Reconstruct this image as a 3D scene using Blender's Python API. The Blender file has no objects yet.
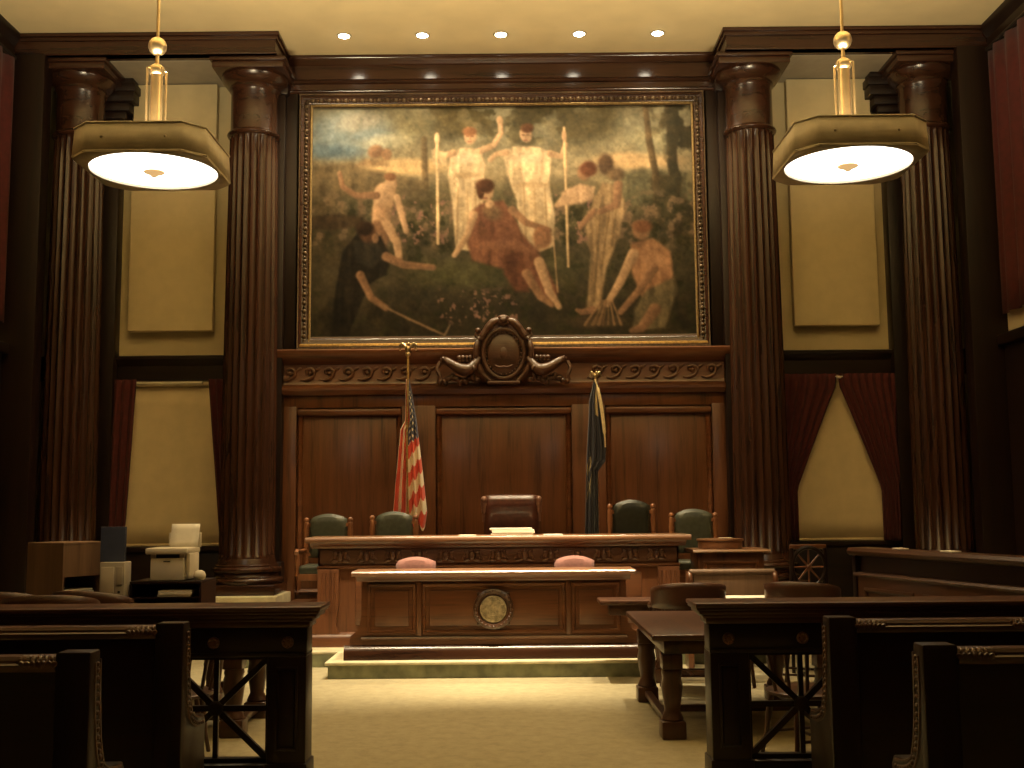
import bpy, bmesh, math, random
import numpy as np
from mathutils import Vector, Matrix
random.seed(7)
PI = math.pi
COL = bpy.context.scene.collection
SC = bpy.context.scene
CX = -0.11                      # the room's centre line
ORG = {}

# ------------------------------------------------------------------ helpers
class MB:
    def __init__(s): s.bm = bmesh.new()
    def cub(s, x0, x1, y0, y1, z0, z1, bev=0.0, seg=2):
        vs = [s.bm.verts.new((x, y, z)) for z in (z0, z1) for y in (y0, y1) for x in (x0, x1)]
        fs = []
        for q in ((0,2,3,1),(4,5,7,6),(0,1,5,4),(2,6,7,3),(0,4,6,2),(1,3,7,5)):
            fs.append(s.bm.faces.new([vs[i] for i in q]))
        if bev > 0:
            es = list({e for f in fs for e in f.edges})
            bmesh.ops.bevel(s.bm, geom=es, offset=bev, segments=seg, profile=0.5, affect='EDGES')
        return s
    def prism(s, pts, axis, a0, a1, bev=0.0):
        def mk(p, a):
            if axis == 'x': return (a, p[0], p[1])
            if axis == 'y': return (p[0], a, p[1])
            return (p[0], p[1], a)
        A = [s.bm.verts.new(mk(p, a0)) for p in pts]
        B = [s.bm.verts.new(mk(p, a1)) for p in pts]
        n = len(pts); fs = []
        for i in range(n):
            j = (i + 1) % n
            fs.append(s.bm.faces.new((A[i], A[j], B[j], B[i])))
        fs.append(s.bm.faces.new(A[::-1])); fs.append(s.bm.faces.new(B))
        bmesh.ops.recalc_face_normals(s.bm, faces=fs)
        if bev > 0:
            es = list({e for f in fs[-2:] for e in f.edges})
            bmesh.ops.bevel(s.bm, geom=es, offset=bev, segments=2, profile=0.5, affect='EDGES')
        return s
    def lathe(s, prof, c=(0,0,0), seg=32, square=0, a0=0.0, M=None):
        rings = []
        for r, z in prof:
            ring = []
            for k in range(seg):
                a = a0 + 2*PI*k/seg
                v = Vector((r*math.cos(a), r*math.sin(a), z))
                if M is not None: v = M @ v
                ring.append(s.bm.verts.new(v + Vector(c)))
            rings.append(ring)
        fs = []
        for A, B in zip(rings, rings[1:]):
            for k in range(seg):
                j = (k+1) % seg
                fs.append(s.bm.faces.new((A[k], A[j], B[j], B[k])))
        fs.append(s.bm.faces.new(rings[0][::-1])); fs.append(s.bm.faces.new(rings[-1]))
        bmesh.ops.recalc_face_normals(s.bm, faces=fs)
        return s
    def tube(s, pts, r, seg=10, flat=1.0, up=(0,0,1)):
        P = [Vector(p) for p in pts]; n = len(P)
        R = r if isinstance(r, (list, tuple)) else [r]*n
        rings = []; prev = None
        for i in range(n):
            t = (P[min(i+1, n-1)] - P[max(i-1, 0)]).normalized()
            u = Vector(up)
            if prev is not None: u = prev
            a = u - t*u.dot(t)
            if a.length < 1e-4:
                a = Vector((1,0,0)) - t*t.x
                if a.length < 1e-4: a = Vector((0,1,0))
            a.normalize(); b = t.cross(a); prev = a
            rings.append([s.bm.verts.new(P[i] + a*R[i]*math.cos(2*PI*k/seg) + b*R[i]*flat*math.sin(2*PI*k/seg)) for k in range(seg)])
        fs = []
        for A, B in zip(rings, rings[1:]):
            for k in range(seg):
                j = (k+1) % seg
                fs.append(s.bm.faces.new((A[k], A[j], B[j], B[k])))
        fs.append(s.bm.faces.new(rings[0][::-1])); fs.append(s.bm.faces.new(rings[-1]))
        bmesh.ops.recalc_face_normals(s.bm, faces=fs)
        return s
    def ell(s, c, r, rot=None, u=14, v=9):
        m = Matrix.Translation(Vector(c))
        if rot is not None: m = m @ rot.to_4x4()
        m = m @ Matrix.Diagonal((r[0], r[1], r[2], 1))
        bmesh.ops.create_uvsphere(s.bm, u_segments=u, v_segments=v, radius=1.0, matrix=m)
        return s
    def bar(s, a, b, w, d, bev=0.0):
        """square bar from a to b, w wide, d deep"""
        a, b = Vector(a), Vector(b); t = (b-a); L = t.length; t.normalize()
        up = Vector((0,1,0)) if abs(t.y) < .9 else Vector((0,0,1))
        x = up.cross(t).normalized(); y = t.cross(x)
        vs = []
        for p in (a, b):
            for sx, sy in ((-1,-1),(1,-1),(1,1),(-1,1)):
                vs.append(s.bm.verts.new(p + x*sx*w/2 + y*sy*d/2))
        fs = [s.bm.faces.new([vs[i] for i in q]) for q in ((3,2,1,0),(4,5,6,7),(0,1,5,4),(1,2,6,5),(2,3,7,6),(3,0,4,7))]
        bmesh.ops.recalc_face_normals(s.bm, faces=fs)
        if bev > 0:
            bmesh.ops.bevel(s.bm, geom=list({e for f in fs for e in f.edges}), offset=bev, segments=2, profile=.5, affect='EDGES')
        return s
    def sheet(s, fn, nu, nv, closed=False):
        g = [[s.bm.verts.new(fn(i/nu, j/nv)) for i in range(nu + (0 if closed else 1))] for j in range(nv+1)]
        m = len(g[0])
        for j in range(nv):
            for i in range(nu):
                k = (i+1) % m
                s.bm.faces.new((g[j][i], g[j][k], g[j+1][k], g[j+1][i]))
        return s
    def build(s, name, mat, parent=None, angle=38, smooth=True):
        me = bpy.data.meshes.new(name); s.bm.to_mesh(me); s.bm.free()
        o = bpy.data.objects.new(name, me); COL.objects.link(o)
        if mat: me.materials.append(mat)
        if parent is not None:
            o.parent = parent; org = ORG.get(parent.name, Vector((0,0,0)))
            if org.length > 0: me.transform(Matrix.Translation(-org))
            ORG[o.name] = org
        if smooth:
            me.polygons.foreach_set('use_smooth', [True]*len(me.polygons))
            me.set_sharp_from_angle(angle=math.radians(angle))
        me.update()
        return o

def solid(o, th, off=0.0):
    m = o.modifiers.new('thickness', 'SOLIDIFY'); m.thickness = th; m.offset = off
    return o
def tag(o, label, cat, group=None):
    o['label'] = label; o['category'] = cat
    if group: o['group'] = group
    return o
def thing(name, label, cat, loc=(0,0,0), group=None, rz=0.0):
    o = bpy.data.objects.new(name, None); COL.objects.link(o)
    o.empty_display_size = .1
    o.location = loc; o.rotation_euler = (0,0,rz); ORG[o.name] = Vector(loc)
    return tag(o, label, cat, group)
def struct(o): o['kind'] = 'structure'; return o
def dup(o, loc=None, rz=None, label=None, parent=None, sx=None):
    c = o.copy(); COL.objects.link(c)
    if parent is not None: c.parent = parent
    if loc is not None: c.location = loc
    if rz is not None: c.rotation_euler = (0,0,rz)
    if sx is not None: c.scale = sx
    if label: c['label'] = label
    for ch in list(o.children): dup(ch, parent=c)
    return c
def lerp(a, b, t): return a + (b-a)*t
def catmull(pts, n=8):
    P = [Vector(p) for p in pts]; out = []
    for i in range(len(P)-1):
        p0, p1, p2, p3 = P[max(i-1,0)], P[i], P[i+1], P[min(i+2, len(P)-1)]
        for k in range(n):
            t = k/n
            out.append(0.5*((2*p1)+(p2-p0)*t+(2*p0-5*p1+4*p2-p3)*t*t+(3*p1-p0-3*p2+p3)*t**3))
    out.append(P[-1]); return out

# ------------------------------------------------------------------ materials
def nodes(name):
    m = bpy.data.materials.new(name); m.use_nodes = True
    nt = m.node_tree; b = nt.nodes['Principled BSDF']
    return m, nt, b
def ramp(nt, fac, stops):
    r = nt.nodes.new('ShaderNodeValToRGB'); e = r.color_ramp.elements
    while len(e) < len(stops): e.new(.5)
    for el, (p, c) in zip(e, stops): el.position = p; el.color = (*c, 1)
    nt.links.new(fac, r.inputs[0]); return r.outputs[0]
def wood(name, base, dark, rough=.32, axis='z', sc=9.0, bump=.05, coat=.25, spec=.5):
    m, nt, b = nodes(name)
    tc = nt.nodes.new('ShaderNodeTexCoord'); mp = nt.nodes.new('ShaderNodeMapping')
    s = {'x': (.06,1,1), 'y': (1,.06,1), 'z': (1,1,.06)}[axis]
    mp.inputs['Scale'].default_value = s
    nt.links.new(tc.outputs['Object'], mp.inputs[0])
    n1 = nt.nodes.new('ShaderNodeTexNoise'); n1.inputs['Scale'].default_value = sc; n1.inputs['Detail'].default_value = 5
    n1.inputs['Distortion'].default_value = .6
    n2 = nt.nodes.new('ShaderNodeTexNoise'); n2.inputs['Scale'].default_value = 60; n2.inputs['Detail'].default_value = 2
    nt.links.new(mp.outputs[0], n1.inputs[0]); nt.links.new(mp.outputs[0], n2.inputs[0])
    mx = nt.nodes.new('ShaderNodeMath'); mx.operation = 'MULTIPLY_ADD'; mx.inputs[1].default_value = .35
    nt.links.new(n2.outputs[0], mx.inputs[0]); nt.links.new(n1.outputs[0], mx.inputs[2])
    nt.links.new(ramp(nt, mx.outputs[0], [(.42, dark), (.62, base), (.85, tuple(min(1, c*1.3) for c in base))]), b.inputs['Base Color'])
    b.inputs['Roughness'].default_value = rough; b.inputs['Specular IOR Level'].default_value = spec
    b.inputs['Coat Weight'].default_value = coat; b.inputs['Coat Roughness'].default_value = .22
    bp = nt.nodes.new('ShaderNodeBump'); bp.inputs['Strength'].default_value = bump; bp.inputs['Distance'].default_value = .01
    nt.links.new(n2.outputs[0], bp.inputs['Height']); nt.links.new(bp.outputs[0], b.inputs['Normal'])
    return m
def plain(name, c, rough=.6, metal=0.0, var=.12, sc=12.0, bump=0.0, bsc=80.0, coat=0.0, sheen=0.0):
    m, nt, b = nodes(name)
    tc = nt.nodes.new('ShaderNodeTexCoord')
    n = nt.nodes.new('ShaderNodeTexNoise'); n.inputs['Scale'].default_value = sc; n.inputs['Detail'].default_value = 4
    nt.links.new(tc.outputs['Object'], n.inputs[0])
    lo = tuple(x*(1-var) for x in c); hi = tuple(min(1, x*(1+var)) for x in c)
    nt.links.new(ramp(nt, n.outputs[0], [(.35, lo), (.65, hi)]), b.inputs['Base Color'])
    b.inputs['Roughness'].default_value = rough; b.inputs['Metallic'].default_value = metal
    b.inputs['Coat Weight'].default_value = coat
    b.inputs['Sheen Weight'].default_value = sheen
    if bump > 0:
        n2 = nt.nodes.new('ShaderNodeTexNoise'); n2.inputs['Scale'].default_value = bsc
        nt.links.new(tc.outputs['Object'], n2.inputs[0])
        bp = nt.nodes.new('ShaderNodeBump'); bp.inputs['Strength'].default_value = bump; bp.inputs['Distance'].default_value = .01
        nt.links.new(n2.outputs[0], bp.inputs['Height']); nt.links.new(bp.outputs[0], b.inputs['Normal'])
    return m
def emit(name, c, s):
    m, nt, b = nodes(name)
    b.inputs['Base Color'].default_value = (*c, 1)
    b.inputs['Emission Color'].default_value = (*c, 1); b.inputs['Emission Strength'].default_value = s
    b.inputs['Roughness'].default_value = .5
    return m
def vcol(name, rough=.7, sheen=0.0, spec=.5):
    m, nt, b = nodes(name)
    a = nt.nodes.new('ShaderNodeAttribute'); a.attribute_name = 'pigment'
    nt.links.new(a.outputs['Color'], b.inputs['Base Color']); b.inputs['Roughness'].default_value = rough
    b.inputs['Sheen Weight'].default_value = sheen; b.inputs['Specular IOR Level'].default_value = spec
    return m
def lin(c):
    return tuple(((x/255)/12.92 if x/255 <= .04045 else ((x/255+.055)/1.055)**2.4) for x in c)

WOOD = dict(base=(.130,.050,.0215), dark=(.054,.0195,.0085))
M = {}
for ax in 'xyz':
    M['wood_'+ax] = wood('polished mahogany '+ax, WOOD['base'], WOOD['dark'], axis=ax)
    M['dark_'+ax] = wood('dark stained mahogany '+ax, (.0115,.0046,.0028), (.005,.0021,.0014), axis=ax, rough=.4, coat=.04, spec=.35)
for ax in 'xz': M['col_'+ax] = wood('column mahogany '+ax, (.038,.0142,.007), (.0135,.005,.0028), axis=ax, rough=.27, coat=.15)
M['cornice'] = wood('high polish mahogany', (.040,.0155,.008), (.016,.006,.0035), axis='x', rough=.16, coat=0, bump=.02)
for ax in 'xyz': M['table_'+ax] = wood('table mahogany '+ax, (.066,.027,.0135), (.028,.011,.006), axis=ax, rough=.34, coat=.1)
M['top'] = wood('worn mahogany top', (.22,.105,.052), (.13,.058,.028), axis='x', rough=.3)
M['carve'] = wood('carved mahogany', (.115,.050,.024), (.052,.021,.011), axis='x', rough=.42, bump=.2)
M['wood_z2'] = wood('chair mahogany', (.30,.125,.058), (.18,.07,.03), axis='z', rough=.33)
M['carve_dark'] = wood('dark carved mahogany', (.066,.028,.0135), (.028,.011,.006), axis='x', rough=.36, bump=.2)
M['oak'] = wood('brown veneer', (.150,.085,.046), (.105,.056,.030), axis='z', rough=.5, coat=.0)
M['gilt'] = plain('old gilding', (.50,.32,.11), .38, .75, .25, 30, .15)
M['gilt_dull'] = plain('dull gilding', (.34,.23,.095), .45, .5, .25, 30, .15)
M['gilt_dark'] = plain('rubbed gilding', (.085,.052,.024), .42, .35, .4, 30, .3)
M['brass'] = plain('polished brass', (.60,.46,.27), .3, 1.0, .1, 8)
M['bronze'] = plain('bronze seal', (.44,.37,.25), .45, .25, .35, 25, .3, 40)
M['beige'] = plain('beige wall paint', (.56,.46,.265), .85, 0, .05, 3, .15, 140)
M['fabric_panel'] = plain('tan acoustic fabric', (.66,.54,.31), .9, 0, .04, 5, .25, 220)
M['blind'] = plain('tan roller blind fabric', (.64,.51,.30), .9, 0, .05, 4, .2, 260)
M['ceiling'] = plain('cream ceiling plaster', (.80,.65,.37), .9, 0, .04, 2, .12, 40)
M['red'] = plain('dark red velvet', (.064,.0052,.0048), .85, 0, .15, 14, .1, 120, sheen=.05)
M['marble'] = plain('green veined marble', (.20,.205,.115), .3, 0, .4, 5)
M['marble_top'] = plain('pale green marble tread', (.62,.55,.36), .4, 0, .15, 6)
M['leather_green'] = plain('green leather', (.073,.082,.065), .36, 0, .15, 25, .15, 160)
M['leather_dark'] = plain('blackish green leather', (.026,.029,.022), .36, 0, .15, 25, .15, 160)
M['leather_brown'] = plain('oxblood brown leather', (.070,.022,.014), .3, 0, .2, 20, .12, 120, coat=.3)
M['leather_wing'] = plain('worn brown leather', (.20,.10,.065), .35, 0, .15, 20, .1, 120)
M['pink'] = plain('dusty pink upholstery', (.25,.105,.085), .85, 0, .1, 30, .1, 200, sheen=.3)
M['paper'] = plain('white paper', (.80,.74,.60), .8, 0, .04, 10)
M['printer'] = plain('putty plastic', (.62,.55,.42), .5, 0, .04, 6)
M['grey_case'] = plain('grey painted steel', (.36,.31,.23), .55, 0, .06, 6)
M['grey_face'] = plain('pale grey bezel', (.50,.43,.31), .55, 0, .05, 6)
M['blue'] = plain('dull blue board', (.040,.050,.090), .7, 0, .1, 10)
M['black'] = plain('black plastic', (.015,.013,.012), .4, 0, .2, 10)
M['iron'] = plain('dark iron', (.05,.04,.035), .4, .7, .2, 10)
M['lamp_case'] = plain('bronze painted lamp case', (.42,.36,.255), .55, .0, .1, 9)
M['navy'] = plain('navy flag silk', (.014,.018,.035), .6, 0, .2, 20, sheen=.2)
M['cream'] = plain('cream fringe', (.75,.62,.36), .7, 0, .1, 30)
M['glass_lit'] = emit('lit opal glass', (1.0,.93,.80), 5.0)
M['knob_glow'] = emit('brass knob with added glow', (.85,.55,.24), .55)  # unlit brass knob; its glow is put into the material as emission
M['bulb'] = emit('lit halogen lens', (1.0,.88,.66), 30.0)
M['pigment'] = vcol('oil paint', .8, 0, .12)
M['silk'] = vcol('flag silk', .6, .2)

# carpet: beige, fine mottling
def carpet():
    m, nt, b = nodes('beige carpet')
    tc = nt.nodes.new('ShaderNodeTexCoord')
    n = nt.nodes.new('ShaderNodeTexNoise'); n.inputs['Scale'].default_value = 9; n.inputs['Detail'].default_value = 8; n.inputs['Roughness'].default_value = .75
    nt.links.new(tc.outputs['Object'], n.inputs[0])
    nt.links.new(ramp(nt, n.outputs[0], [(.3, (.25,.21,.12)), (.52, (.325,.275,.16)), (.72, (.385,.325,.195))]), b.inputs['Base Color'])
    b.inputs['Roughness'].default_value = .8
    n2 = nt.nodes.new('ShaderNodeTexNoise'); n2.inputs['Scale'].default_value = 160
    nt.links.new(tc.outputs['Object'], n2.inputs[0])
    bp = nt.nodes.new('ShaderNodeBump'); bp.inputs['Strength'].default_value = .3; bp.inputs['Distance'].default_value = .01
    nt.links.new(n2.outputs[0], bp.inputs['Height']); nt.links.new(bp.outputs[0], b.inputs['Normal'])
    return m
M['carpet'] = carpet()

# ------------------------------------------------------------------ room shell
H = 8.06
YF = -3.0
struct(MB().cub(CX-7.2, CX+7.2, YF, 16.2, -.2, 0).build('floor', M['carpet'], smooth=False))
struct(MB().cub(CX-7.2, CX+7.2, YF, 16.2, H, H+.2).build('ceiling', M['ceiling'], smooth=False))
YW, YB = 15.3, 15.6              # panelled centre wall, plain bay walls
SX = 6.55

# centre wall: body with rails, stiles and sunk panels
wb = struct(MB().cub(CX-3.35, CX+3.35, YW+.06, 16.2, 0, H).build('wall_back', M['wood_z'], smooth=False))
def frame_panel(x0, x1, z0, z1, y, name='panel'):
    m = MB().cub(x0+.08, x1-.08, y-.012, y+.05, z0+.08, z1-.10, .012)
    p = m.build(name, M['wood_z'], wb)
    q = MB()
    prof = [(0,0),(-.035,.012),(-.05,.035),(-.03,.06),(-.012,.075),(0,.08)]
    for (a, b_) in ((z1, -1), (z0, 1)):
        q.prism([(y+d, a + b_*h) for d, h in prof], 'x', x0, x1)
    for (a, b_) in ((x0, 1), (x1, -1)):
        q.prism([(a + b_*h, y+d) for d, h in prof], 'z', z0, z1)
    q.cub(x0+.0, x1-.0, y-.10, y, z1-.11, z1-.015, .03, 4)
    q.build('panel_moulding', M['wood_x'], wb)
YP = YW
# stiles (proud) between sunk panels
m = MB()
for x0, x1 in ((-3.02,-2.84),(-1.40,-.94),(.92,1.38),(2.84,3.02)):
    m.cub(CX+x0, CX+x1, YP-.03, YP+.07, 0, 3.09, .006)
m.cub(CX-3.12, CX+3.12, YP-.028, YP+.07, 3.07, 3.26, .006)
m.build('stile', M['wood_z'], wb)
for x0, x1 in ((-2.84,-1.40),(-.94,.92),(1.38,2.84)):
    frame_panel(CX+x0, CX+x1, .55, 3.07, YP+.04)
# ledge + carved frieze between panels and painting
t4 = MB()
t4.prism([(YP+.07,3.24),(YP-.10,3.24),(YP-.15,3.30),(YP-.15,3.33),(YP-.12,3.36),(YP-.06,3.39),(YP-.05,3.42),(YP-.05,3.66),(YP-.10,3.69),(YP-.16,3.72),(YP-.19,3.76),(YP-.22,3.80),(YP-.22,3.84),(YP-.19,3.86),(YP+.07,3.86)], 'x', CX-3.14, CX+3.14)
t4 = struct(t4.build('trim_1', M['wood_x']))
fr = MB()
k = 0
x = -2.92
while x < 2.95:
    if abs(x) > 1.02:
        s = 1
        c = (CX+x, YP-.06, 3.535)
        # one running wave: a curling tube plus a leaf
        pts = [(c[0]-.13, c[1], c[2]-.075), (c[0]-.05, c[1]-.01, c[2]-.085), (c[0]+.04, c[1]-.015, c[2]-.04), (c[0]+.06, c[1]-.02, c[2]+.03), (c[0]+.01, c[1]-.02, c[2]+.075), (c[0]-.05, c[1]-.015, c[2]+.05), (c[0]-.045, c[1]-.01, c[2]+.0)]
        fr.tube(catmull(pts, 4), [.012]*4+[.022]*9+[.02]*8+[.015]*4, 8)
        fr.ell((c[0]-.0, c[1]-.005, c[2]+.01), (.035,.03,.03))
        fr.ell((c[0]+.10, c[1]-.0, c[2]+.06), (.06,.02,.022), Matrix.Rotation(-.5, 3, 'Y'))
    x += .262
fr.build('carved_scroll', M['carve'], t4)
# cornice over the painting (with the cove that catches the downlights)
t5 = MB()
t5.prism([(YP+.07,7.50),(YP-.05,7.50),(YP-.075,7.515),(YP-.085,7.54),(YP-.07,7.565),(YP-.02,7.58),(YP-.02,7.66),(YP-.05,7.675),(YP-.065,7.70),(YP-.05,7.725),(YP-.015,7.74),(YP-.015,7.94),(YP-.04,7.955),(YP-.06,7.985),(YP-.10,8.005),(YP-.11,8.03),(YP-.11,H-.001),(YP+.07,H-.001)], 'x', CX-3.1, CX+3.1)
struct(t5.build('trim_2', M['cornice'], angle=50))
m = MB()
for sgn in (-1, 1):
    a, b_ = sorted((CX+sgn*2.86, CX+sgn*3.14))
    m.cub(a, b_, YP-.10, YP+.07, 3.86, 7.50, .01)
struct(m.build('trim_3', M['dark_z']))

# side bays, entablatures, pilasters
def side(sg, nm, n):
    def X(a, b_): return sorted((CX+sg*a, CX+sg*b_))
    a, b_ = X(3.30, 7.1)
    w = struct(MB().cub(a, b_, YB, 16.2, 0, H).build('wall_back_'+nm, M['beige'], smooth=False))
    # dark transom, dado
    m = MB()
    a, b_ = X(3.36, 7.0)
    m.prism([(YB,3.50),(YB-.06,3.50),(YB-.06,3.70),(YB-.10,3.74),(YB-.14,3.79),(YB-.14,3.83),(YB-.1,3.845),(YB,3.845)], 'x', a, b_)
    struct(m.build('trim_%d' % (n+4), M['dark_x']))
    m = MB()
    m.cub(a, b_, YB-.07, YB, 0, 1.12, .005)
    m.prism([(YB,1.12),(YB-.10,1.12),(YB-.13,1.15),(YB-.13,1.19),(YB-.10,1.20),(YB,1.20)], 'x', a, b_)
    struct(m.build('trim_%d' % (n+5), M['dark_x']))
    # side wall: dark wainscot, beige above, cornice
    x0, x1 = X(SX, 7.2)
    s = struct(MB().cub(x0, x1, YF, 14.36, 0, H).build('wall_'+nm, M['beige'], smooth=False))
    a, b_ = X(SX-.06, SX+.02)
    MB().cub(a, b_, YF, 14.36, 0, 3.72).build('wainscot', M['dark_z'], s)
    a, b_ = X(SX-.16, SX+.02)
    MB().cub(a, b_, YF, 14.36, 3.72, 3.86, .02).build('sill_ledge', M['dark_y'], s)
    m = MB()
    pr = [(SX+.02,7.70),(SX-.03,7.70),(SX-.05,7.80),(SX-.04,7.88),(SX-.09,7.95),(SX-.12,8.0),(SX-.12,H-.001),(SX+.02,H-.001)]
    m.prism([(CX+sg*p, z) for p, z in pr], 'y', YF, 14.4)
    m.build('cornice', M['dark_y'], s)
    a, b_ = X(6.9, 7.2)
    MB().cub(a, b_, 14.36, 16.2, 0, H).build('return', M['dark_z'], s)
    # corner pier
    m = MB(); a, b_ = X(6.08, 6.92)
    m.cub(a, b_, 14.36, 14.62, 0, 7.76, .01)
    struct(m.build('trim_%d' % (n), M['dark_z']))
    # pilaster behind the outer column with a bracketed capital
    m = MB(); a, b_ = X(5.41, 6.18)
    m.cub(a, b_, YB-.22, YB+.02, 0, 7.1, .008)
    for k, (e, z0, z1) in enumerate(((.02,7.02,7.10),(.05,7.10,7.20),(.10,7.2,7.3),(.16,7.3,7.42),(.24,7.42,7.56),(.26,7.56,7.68),(.22,7.68,7.76))):
        a, b_ = X(5.41-e, 6.18+e*.3)
        m.cub(a, b_, YB-.22-e*.8, YB+.02, z0, z1, .012)
    struct(m.build('trim_%d' % (n+1), M['dark_z']))
    # inner pilaster beside the painting wall
    m = MB(); a, b_ = X(3.02, 3.42)
    m.cub(a, b_, 15.12, 15.62, 0, 7.76, .01)
    m.cub(*X(2.98, 3.46), 15.08, 15.62, 7.45, 7.76, .02)
    m.cub(*X(2.98, 3.46), 15.08, 15.62, 0, 1.0, .02)
    struct(m.build('trim_%d' % (n+2), M['dark_z']))
    # entablature: block + cornice running along the front and the return
    e = MB(); a, b_ = X(3.02, 7.0)
    e.cub(a, b_, 14.42, 16.2, 7.76, H-.001)
    ent = struct(e.build('trim_%d' % (n+3), M['col_x'], smooth=False))
    q = MB()
    a, b_ = X(2.96, 6.5)
    for off, z0, z1 in ((.05,8.01,H-.002),(.025,7.955,8.01),(.012,7.76,7.80)):
        a, b_ = X(3.02-off, 6.6)
        q.cub(a, b_, 14.42-off, 14.55, z0, z1, .006)
        a, b_ = X(3.02-off, 3.2)
        q.cub(a, b_, 14.55, 15.28, z0, z1, .006)
    q.build('cornice', M['col_x'], ent)
    q = MB(); a, b_ = X(3.4, 6.9)
    q.cub(a, b_, 14.62, 15.58, 7.752, 7.762)
    q.build('soffit', M['grey_case'], ent)
side(-1, 'left', 4); side(1, 'right', 10)

# ------------------------------------------------------------------ columns
def column():
    r = thing('fluted_column', 'x', 'column', (0,0,0), 'fluted columns')
    MB().cub(-.52,.52,-.62,.52,0,.60,.012).build('pedestal', M['marble_top'], r)
    b = MB().cub(-.47,.47,-.47,.47,.60,.735,.012)
    b.lathe([(.44,.735),(.465,.742),(.478,.765),(.478,.785),(.465,.805),(.44,.815),(.43,.82),(.415,.84),(.412,.865),(.425,.88),(.44,.885),(.452,.90),(.455,.92),(.445,.94),(.42,.948),(.412,.955),(.412,.975),(.395,.985),(.385,1.02),(.372,1.06)], seg=64)
    b.build('base', M['col_x'], r)
    s = MB(); nf = 22; sub = 8; n = nf*sub
    zs = [1.05,1.09,1.12,1.8,2.6,3.4,4.2,5.0,5.8,6.4,6.70,6.74,6.78]
    rings = []
    for z in zs:
        t = (z-1.05)/(7.4-1.05); R = .366 - .050*t**1.5
        d = .030 if 1.1 < z < 6.72 else 0.0
        ring = []
        for k in range(n):
            u = (k % sub)/sub - .5
            q = max(0, 1-(u/.40)**2)**.5
            rr = R - d*q
            a = 2*PI*k/n
            ring.append(s.bm.verts.new((rr*math.cos(a), rr*math.sin(a), z)))
        rings.append(ring)
    for A, B in zip(rings, rings[1:]):
        for k in range(n):
            s.bm.faces.new((A[k], A[(k+1)%n], B[(k+1)%n], B[k]))
    s.build('shaft', M['col_z'], r, angle=60)
    c = MB()
    c.lathe([(.318,6.74),(.352,6.76),(.362,6.785),(.352,6.81),(.322,6.83),(.318,6.86),(.316,7.38),(.33,7.40),(.345,7.42),(.34,7.44),(.335,7.46),(.36,7.475),(.40,7.50),(.435,7.54),(.45,7.58),(.44,7.61),(.40,7.62)], seg=64)
    c.cub(-.48,.48,-.46,.46,7.61,7.70,.012).cub(-.51,.51,-.49,.49,7.70,7.758,.012)
    c.build('capital', M['col_x'], r)
    return r
col0 = column()
col_labels = ['dark wood fluted column standing just left of the painting, between it and the left tan panel',
              'dark wood fluted column standing just right of the painting, between it and the right tan panel',
              'outermost fluted column at far left, left of the tan panel and blind',
              'outermost fluted column at far right, between the parted red curtains and right side wall']
for i, dx in enumerate((-3.41, 3.41, -5.81, 5.81)):
    o = col0 if i == 0 else dup(col0)
    o.location = (CX+dx, 14.95, 0); o['label'] = col_labels[i]

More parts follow.
